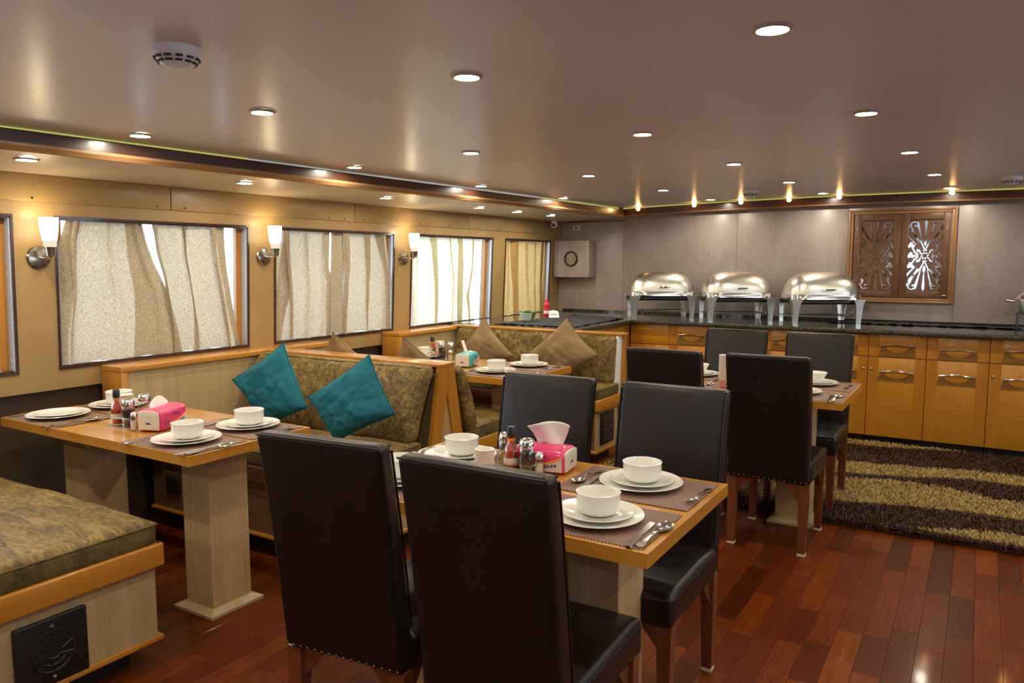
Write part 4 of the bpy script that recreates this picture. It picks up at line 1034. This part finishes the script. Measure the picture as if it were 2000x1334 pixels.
def pile(count, name):
    vs = []; fs = []; tone = []
    boxes = [(-.96, -.71, 4.28, 4.56), (-1.545, -1.295, 4.28, 4.56)]
    k = 0
    while k < count:
        x = rs.uniform(RX0 - .01, RX1) if rs.rand() < .35 else rs.uniform(-1.1, .35); y = rs.uniform(RY0 - .012, RY1 - .02)
        if any(a < x < b and c < y < d for a, b, c, d in boxes): continue
        k += 1
        a = rs.uniform(0, 2 * pi); ln = rs.uniform(.030, .052); lean = rs.uniform(.1, 1.0); w = rs.uniform(.0022, .0042)
        dx, dy = cos(a), sin(a); px, py = -dy * w, dx * w
        z1 = ln * .62; z2 = ln * (1 - .35 * lean); o1 = ln * lean * .25; o2 = ln * lean * .85
        b = len(vs)
        vs += [(x - px, y - py, .010), (x + px, y + py, .010), (x + dx * o1 + px, y + dy * o1 + py, z1 + .006), (x + dx * o1 - px, y + dy * o1 - py, z1 + .006),
               (x + dx * o2 + px * .3, y + dy * o2 + py * .3, z2 + .006), (x + dx * o2 - px * .3, y + dy * o2 - py * .3, z2 + .006)]
        fs += [(b, b + 1, b + 2, b + 3), (b + 3, b + 2, b + 4, b + 5)]
        t = (.75 if gold(x, y) else .15) + rs.uniform(-.13, .13); tone += [t, t]
    me = bpy.data.meshes.new(name); me.from_pydata(vs, [], fs); at = me.attributes.new('tone', 'FLOAT', 'FACE'); at.data.foreach_set('value', tone)
    m, nt, b = nmat('shag_pile'); an = N(nt, 'ShaderNodeAttribute', attribute_name='tone')
    L(nt, ramp(nt, an.outputs['Fac'], [(.0, (.030, .012, .006)), (.3, (.085, .036, .018)), (.55, (.24, .15, .045)), (1.0, (.62, .44, .17))]), b.inputs['Base Color'])
    b.inputs['Roughness'].default_value = .55; b.inputs['Specular IOR Level'].default_value = .3
    me.materials.append(m); o = link(name, me, rg); o['kind'] = 'stuff'; return o
pile(105000, 'pile')

# ------------------------------------------------------------------ tableware
Zt = ZTB + .0016
dp = thing('dinner_plate', '', 'plate')
def plate_prof(R, h): return [(R * .55, 0), (R * .58, .002), (R * .66, .004), (R * .98, h), (R, h + .0015), (R * .985, h + .003), (R * .68, .0075), (R * .60, .0055), (0, .005)]
G().lathe(plate_prof(.130, .015), 56).obj('plate_body', 'white', dp)
sp_ = thing('side_plate', '', 'plate'); G().lathe(plate_prof(.098, .012), 48).obj('plate_body', 'white', sp_)
def bowlprof(R, h): return [(R * .62, 0), (R * .70, .003), (R * .88, .009), (R * .965, .019), (R * .995, .032), (R, h - .003), (R + .0014, h), (R - .003, h + .001), (R - .005, h - .004), (R * .93, .034), (R * .89, .020), (R * .72, .011), (0, .008)]
bw_ = thing('soup_bowl', '', 'bowl'); G().lathe(bowlprof(.060, .062), 48).obj('bowl_body', 'white', bw_)
fb_ = thing('fluted_bowl', '', 'bowl')
G().lathe([(.034, 0), (.040, .004), (.047, .02), (.056, .04), (.066, .056), (.063, .056), (.053, .038), (.043, .018), (.03, .008), (0, .007)], 64, f=lambda x, y, z: (x * (1 + .012 * cos(16 * math.atan2(y, x))), y * (1 + .012 * cos(16 * math.atan2(y, x))), z)).obj('bowl_body', 'white', fb_)
def strip(st, th=.0018, f=None, nx=6):
    """st: (y, halfwidth, z, dish)"""
    g = G()
    top = lambda u, v: _s(u, v, th); 
    def _s(u, v, o):
        k = v * (len(st) - 1); i = min(int(k), len(st) - 2); t = k - i; a, b = st[i], st[i + 1]; q = [a[j] + (b[j] - a[j]) * t for j in range(4)]
        x = (u * 2 - 1); return (x * q[1], q[0], q[2] + q[3] * (x * x - 1) + o)
    n = (len(st) - 1) * 2
    g.grid(lambda u, v: _s(u, v, th), nx, n); g.grid(lambda u, v: _s(u, v, 0), nx, n, True)
    for u in (0, 1):
        g.grid(lambda a, v, u=u: _s(u, v, th * a), 1, n, u == 1)
    for v in (0, 1): g.grid(lambda u, a, v=v: _s(u, v, th * a), nx, 1, v == 0)
    return g
hand = [(-.098, .004, .002, 0), (-.094, .0095, .002, 0), (-.080, .0105, .003, 0), (-.06, .0065, .004, 0), (-.035, .0038, .0065, 0), (-.012, .0034, .009, 0), (.012, .0038, .008, 0)]
spn = thing('spoon', '', 'spoon')
hd = strip(hand + [(.03, .006, .005, 0)]).obj('handle', 'chrome', spn)
strip([(.028, .006, .005, .000), (.036, .0125, .0055, .003), (.048, .0185, .006, .0055), (.062, .021, .0065, .0062), (.078, .0195, .0075, .0055), (.090, .0135, .009, .003), (.097, .005, .010, .0005)], .0012, nx=10).obj('spoon_bowl', 'chrome', spn)
fk = thing('fork', '', 'fork')
strip(hand + [(.026, .006, .005, 0), (.034, .011, .004, .001), (.048, .0125, .004, .0015)]).obj('handle', 'chrome', fk)
for k in range(4):
    x = -.0105 + k * .007; strip([(.046, .0018, .004, 0), (.065, .0016, .003, 0), (.085, .0015, .0045, 0), (.094, .0008, .007, 0)], .0014, nx=1)
    g = strip([(.046, .0018, .004, 0), (.065, .0016, .003, 0), (.085, .0015, .0045, 0), (.094, .0008, .007, 0)], .0014, nx=1); g.V = [(a + x, b, c) for a, b, c in g.V]; g.obj('tine', 'chrome', fk)
kn = thing('knife', '', 'knife')
strip([(-.105, .005, .001, 0), (-.098, .0095, .001, 0), (-.07, .0085, .001, 0), (-.02, .0065, .001, 0), (-.005, .006, .001, 0)], .0055).obj('handle', 'chrome', kn)
strip([(-.006, .0055, .003, 0), (.01, .0075, .003, 0), (.05, .0095, .003, 0), (.085, .0088, .003, 0), (.10, .006, .003, 0), (.108, .0015, .003, 0)], .0014).obj('blade', 'chrome', kn)
pm = thing('placemat', '', 'placemat'); G().soft(-.215, .215, -.15, .15, 0, .0022, .001, 1).obj('weave', 'mat', pm)

def tw(mat_c, plate_c, where, facing, table, bowl='soup', small=True, forks=None, knives=None, spoons=None, mat_rot=0, mshape=(1, 1)):
    """one place setting; forks/knives/spoons: list of (x, y, deg)"""
    L_ = '%s place setting on the %s' % (where, table); gp = lambda k: '%s on the %s' % (k, table)
    z = Zt
    m = place(pm, 'woven brown placemat of the ' + L_, (mat_c[0], mat_c[1], z), radians(mat_rot), gp('placemats')); m.scale = (mshape[0], mshape[1], 1)
    z += .0023
    place(dp, 'white dinner plate of the ' + L_, (plate_c[0], plate_c[1], z), 0, gp('dinner plates'))
    if small: place(sp_, 'small white plate of the ' + L_, (plate_c[0] + .002, plate_c[1] + .004, z + .0075), 0, gp('small plates'))
    if bowl == 'soup': place(bw_, 'white soup bowl of the ' + L_, (plate_c[0] + .003, plate_c[1] + .004, z + .0130), 0, gp('soup bowls'))
    if bowl == 'fluted': place(fb_, 'fluted white bowl of the ' + L_, (plate_c[0] + .003, plate_c[1] + .004, z + .0130), 0, gp('soup bowls'))
    for proto, lst, nm in ((fk, forks, 'silver fork'), (kn, knives, 'silver knife'), (spn, spoons, 'silver spoon')):
        for (x, y, d) in (lst or []): place(proto, nm + ' of the ' + L_, (x, y, z), radians(d), gp(nm + 's'))
FT, LT, BT, CT = 'front table', 'window booth table', 'back booth table', 'back table'
# front table (angles: cutlery axis is +y at 0 deg; deg>0 turns counter-clockwise)
tw((-.885, 1.845), (-.862, 1.848), 'near right', 1, FT, 'soup', True, None, [(-.708, 1.79, 4)], [(-.676, 1.80, -3)])
tw((-.885, 2.185), (-.878, 2.205), 'far right', 1, FT, 'soup', True, [(-.680, 2.17, 178)], [(-1.022, 2.165, 180)], [(-1.055, 2.195, 176)])
tw((-1.52, 1.845), (-1.56, 1.85), 'near left', 1, FT, 'soup', True, None, [(-1.36, 1.8, 2)])
tw((-1.52, 2.185), (-1.555, 2.185), 'far left', 1, FT, 'soup', True, None, None, [(-1.72, 2.19, 178)])
# window booth table
tw((-2.62, 1.828), (-2.612, 1.832), 'near right', 1, LT, 'soup', True, [(-2.765, 1.745, 2)], [(-2.437, 1.765, 3)], [(-2.408, 1.79, -6)], 0, (.95, .9))
tw((-2.62, 2.118), (-2.615, 2.130), 'far right', 1, LT, 'soup', True, [(-2.43, 2.115, 180)], [(-2.785, 2.085, 176)], [(-2.825, 2.11, 172)], 0, (.95, .9))
tw((-3.50, 1.828), (-3.528, 1.83), 'near left', 1, LT, None, True, [(-3.70, 1.80, 5)], [(-3.345, 1.765, 3)], [(-3.315, 1.80, -6)], 0, (.95, .9))
tw((-3.48, 2.118), (-3.53, 2.115), 'far left', 1, LT, 'soup', True, None, [(-3.69, 2.12, 178)], [(-3.33, 2.06, 165)], 0, (.95, .9))
# back booth table
tw((-2.55, 4.025), (-2.60, 4.045), 'near right', 1, BT, 'soup', True, [(-2.745, 3.94, 0)], [(-2.365, 4.00, 3)], [(-2.343, 4.02, -5)])
tw((-2.55, 4.365), (-2.56, 4.395), 'far right', 1, BT, 'soup', True, [(-2.36, 4.36, 178)], [(-2.385, 4.38, 170)])
tw((-3.42, 4.365), (-3.44, 4.40), 'far left', 1, BT, 'soup', True, None, None, [(-3.585, 4.36, 178)])
# back table by the cabinets
tw((-.78, 4.205), (-.815, 4.24), 'near right', 1, CT, None, True, None, [(-.625, 4.13, 4)], [(-.600, 4.14, -4)])
tw((-.78, 4.565), (-.785, 4.585), 'far right', 1, CT, 'fluted', True, [(-.60, 4.55, 178)])
tw((-1.45, 4.205), (-1.47, 4.24), 'near left', 1, CT, None, True, None, None, [(-1.29, 4.20, -5)])
tw((-1.45, 4.565), (-1.465, 4.585), 'far left', 1, CT, 'fluted', True, None, [(-1.30, 4.50, 176)])
for p in (pm, dp, sp_, bw_, fb_, fk, kn, spn): pass

# condiments
def hold(loc, rz, label, w=.17, d=.13):
    h = thing('condiment_holder', label, 'holder', loc, rz, 'clear condiment holders')
    g = G().soft(-w / 2, w / 2, -d / 2, d / 2, 0, .004, .0015, 1); g.obj('base_sheet', 'jar', h)
    g = G(); n = 24
    g.soft(-w / 2, w / 2, -d / 2, -d / 2 + .003, .04, .046, .001, 1); g.soft(-w / 2, w / 2, d / 2 - .003, d / 2, .04, .046, .001, 1); g.soft(-w / 2, -w / 2 + .003, -d / 2, d / 2, .04, .046, .001, 1); g.soft(w / 2 - .003, w / 2, -d / 2, d / 2, .04, .046, .001, 1)
    g.obj('band', 'jar', h)
    g = G()
    for x in (-w / 2 + .003, w / 2 - .003):
        for y in (-d / 2 + .003, d / 2 - .003): g.tube([(x, y, .003), (x, y, .046)], .002, 6)
    g.obj('corner_post', 'jar', h)
hs = thing('hot_sauce_bottle', '', 'bottle')
G().lathe([(.0245, 0), (.026, .004), (.026, .066), (.021, .084), (.0125, .096), (.0115, .118)], 24, cap=False).obj('glass', 'jar', hs)
G().lathe([(.0225, .003), (.0235, .05), (.0195, .079), (.010, .093), (.009, .108), (0, .108)], 24).obj('sauce', 'hot', hs)
cpp = G().lathe([(.0135, .116), (.0145, .122), (.0145, .146), (.012, .150), (0, .150)], 20).obj('cap', 'black', hs)
G().lathe([(.0128, .103), (.0130, .112)], 20, cap=False).obj('neck_band', 'orangeprint', hs)
G().lathe([(.0262, .026), (.0262, .048)], 24, cap=False).obj('bottle_label', 'wrapwhite', hs, 'small pale label')
def jar(name, liquid, lvl, Hj=.118, R=.0265):
    j = thing(name, '', 'jar')
    G().lathe([(R - .002, 0), (R, .003), (R, Hj * .70), (R - .004, Hj * .76)], 24, cap=False).obj('glass', 'jar', j)
    G().lathe([(R - .003, .003), (R - .0025, lvl), (0, lvl)], 24).obj('contents', liquid, j)
    G().lathe([(R - .001, Hj * .72), (R - .0005, Hj * .88), (R - .005, Hj * .965), (R * .45, Hj), (0, Hj + .001)], 24).obj('lid', 'chrome', j, 'domed steel lid')
    return j
sy_ = jar('soy_sauce_jar', 'soy', .072); oj = jar('oil_jar', 'oil', .052); ss = jar('salt_shaker', 'salt', .036, .075, .0165)
cp = thing('paper_cup', '', 'cup')
G().lathe([(.022, 0), (.0305, .058), (.0325, .0595), (.0315, .061), (.029, .058), (.0205, .003), (0, .002)], 28).obj('cup_body', 'paper', cp)
G().lathe([(.02265, .004), (.0238, .011)], 28, cap=False).obj('red_band', 'redprint', cp)
G().lathe([(.0304, .0552), (.0306, .0564)], 28, cap=False).obj('rim_stripe', 'redprint', cp)
g = G()
for k in range(12):
    def sf(x, y, z, k=k):
        a = k * pi / 6 + z * 16 + x; r = .0222 + .0085 * z / .058 + .0003; return (r * cos(a), r * sin(a), z)
    g.add([sf(0, 0, z_) for z_ in (.012, .022, .032, .042, .051)] + [sf(.24, 0, z_) for z_ in (.012, .022, .032, .042, .051)], [(i, i + 5, i + 6, i + 1) for i in range(4)])
g.obj('stripe', 'redprint', cp, 'slanting red stripes', fix=False)
def cups(x, y, n, dz, tname, lean=0):
    for k in range(n):
        if k == n - 1: lab = 'topmost red and white paper cup of the stack on the ' + tname
        elif k == 0: lab = 'lowest red and white paper cup of the stack on the ' + tname
        else: lab = 'red and white paper cup inside the stack on the ' + tname
        place(cp, lab, (x + lean * k, y, Zt + .001 + k * dz), k * 1.3, 'paper cups on the ' + tname)
def condi(tname, hot_, soy__, oil_, salt_, holder, cup=None, n=8):
    if holder: hold((holder[0], holder[1], Zt), holder[2], 'clear acrylic condiment holder on the ' + tname)
    for pr, p, lab in ((hs, hot_, 'hot sauce bottle with a black cap on the '), (sy_, soy__, 'dark soy sauce jar with a domed steel lid on the '), (oj, oil_, 'golden oil jar with a domed steel lid on the '), (ss, salt_, 'small salt shaker with a steel lid on the ')):
        if p: place(pr, lab + tname, (p[0], p[1], Zt + .0045), 0)
    if cup and n: cups(cup[0], cup[1], n, .0075, tname)
condi(LT, (-3.135, 1.87), (-3.060, 1.875), (-3.115, 1.985), (-2.965, 1.842), (-3.07, 1.90, 0), None); cups(-3.190, 1.945, 9, .0068, LT)
condi(FT, (-1.305, 2.125), (-1.245, 2.125), (-1.350, 2.165), (-1.205, 2.135), (-1.285, 2.14, 0), (-1.418, 2.132), 0)
condi(BT, (-3.39, 4.42), (-3.305, 4.42), (-3.24, 4.44), (-3.165, 4.33), (-3.29, 4.40, 0), (-3.345, 4.45), 9)
cups(-1.322, 1.990, 8, .0062, FT)
cups(-1.180, 4.165, 16, .0085, CT)
yp = thing('sauce_packet', 'small yellow sauce packet behind the pink tissue pack on the window booth table', 'packet', (-3.155, 2.06, Zt), .4)
G().soft(-.03, .03, -.018, .018, 0, .022, .008, 2).obj('packet_body', 'yellow', yp); G().box(-.034, -.028, -.016, .016, .008, .012).obj('crimped_end', 'yellow', yp)
pk = thing('pink_shaker', 'small pink-lidded shaker behind the aqua tissue pack', 'shaker', (-3.10, 4.42, Zt))
G().lathe([(.016, 0), (.018, .005), (.018, .030)], 18).obj('shaker_body', 'pinkp', pk); G().lathe([(.018, .030), (.016, .042), (.008, .050), (0, .052)], 18).obj('shaker_lid', 'wrapwhite', pk)
sv = thing('name_slip', 'small clear card lying on the front table beside the tissue pack', 'card', (-1.10, 2.06, Zt), .2)
G().soft(-.03, .03, -.02, .02, 0, .0015, .0006, 1).obj('slip_sheet', 'wrapwhite', sv)

def tissue_pack(label, loc, rz, wrap, sheet='fan', Lx=.19, Ly=.11, Hh=.085):
    t = thing('tissue_pack', label, 'tissue pack', loc, rz, 'soft tissue packs')
    def f(x, y, z):
        k = 1 + .05 * sin(pi * z / Hh); return (x, y * k, z + (.010 * (1 - (y / (Ly / 2)) ** 2) if z > Hh * .6 else 0) + .002 * noise.noise((x * 20, y * 20, z * 20)))
    b = G().soft(-Lx / 2, Lx / 2, -Ly / 2, Ly / 2, 0, Hh, .016, 3, (8, 5, 4), f).obj('wrapper', wrap, t, 'glossy coloured plastic wrapper')
    for s in (-1, 1):
        G().soft(s * Lx / 2 - .004, s * Lx / 2 + .004, -Ly / 2 + .010, Ly / 2 - .010, .007, Hh - .006, .004, 1, (1, 4, 3), f).obj('end_face', 'wrapwhite', b, 'cream coloured end face')
        g = G().prism([(-.012, .030), (.012, .032), (.010, .040), (-.008, .038)], 'x', s * (Lx / 2 + .0035), s * (Lx / 2 + .0048)); g.obj('end_mark', 'blueprint', b, 'small printed mark')
    for s in (-1, 1):
        fy = lambda x, y, z, s=s: (x, s * (Ly / 2 * (1 + .05 * sin(pi * z / Hh)) + y), z)
        n = 12; ppts = [(-Lx * .10 + Lx * .56 * i / n, .020 + .034 * (i / n) ** 1.4) for i in range(n + 1)]
        g = G().prism(ppts + [(Lx / 2 * .92, .010), (-.01, .006)], 'y', .0005, .0012, fy); g.obj('cream_patch', 'wrapwhite', b, 'cream lower corner of the print')
        g = G().tube([fy(p[0], .0012, p[1] + .003) for p in ppts], .0032, 5); g.obj('orange_swoosh', 'orangeprint', b, 'orange swoosh')
        rr = random.Random(3)
        g = G()
        for k in range(5): g.box(-.02 + .012 * k + .03, -.012 + .012 * k + .03, .0014, .0022, .018 + .002 * k, .025 + .003 * rr.random() + .002 * k, fy)
        for k in range(10): g.tube([fy(-.055 + .018 * cos(a), .0016, .030 + .013 * sin(a)) for a in (k * .55, k * .55 + .5)], .0012, 4)
        for cx in (.005, .022): g.tube([fy(cx + .0055 * cos(a * pi / 5), .0016, .062 + .0055 * sin(a * pi / 5)) for a in range(11)], .0012, 4)
        g.obj('lettering', 'blueprint', b, 'dark violet scribbled lettering')['kind'] = 'stuff'
    g = G(); hh = Hh + .008
    if sheet == 'fan':
        P = lambda u, v: ((-.030 - .034 * v) + (.085 + .070 * v) * u + .004 * sin(9 * u), .008 * sin(7 * u + 3 * v) - .015 * v * v + .01, hh + (.072 + .018 * u - .02 * (u - .5) ** 2) * v * (1 - .12 * (2 * u - 1) ** 2))
    elif sheet == 'strip':
        P = lambda u, v: (-.035 + .035 * u + .030 * v, .006 * sin(5 * u) + .045 * v * .8 + .0, hh + .075 * v)
    else:
        P = lambda u, v: (-.075 + .13 * u + .01 * v, -.005 + .02 * v, hh - .014 + (.042 * v + .004) * sin(pi * (.12 + .8 * u)) + .010 * v)
    g.grid(P, 14, 10); o = g.obj('tissue_sheet', 'tissue', t, 'white tissue pulled up'); sm = o.modifiers.new('thick', 'SOLIDIFY'); sm.thickness = .0012
    return t
tissue_pack('pink tissue pack on the window booth table beside the condiments', (-2.93, 1.945, Zt), radians(113), 'softpink', 'low')
tissue_pack('pink tissue pack with a large raised tissue on the front table', (-1.232, 2.225, Zt), radians(7), 'softpink', 'fan', .185, .125, .074)
tissue_pack('aqua tissue pack on the back booth table', (-2.93, 4.20, Zt), radians(106), 'tealwrap', 'strip')
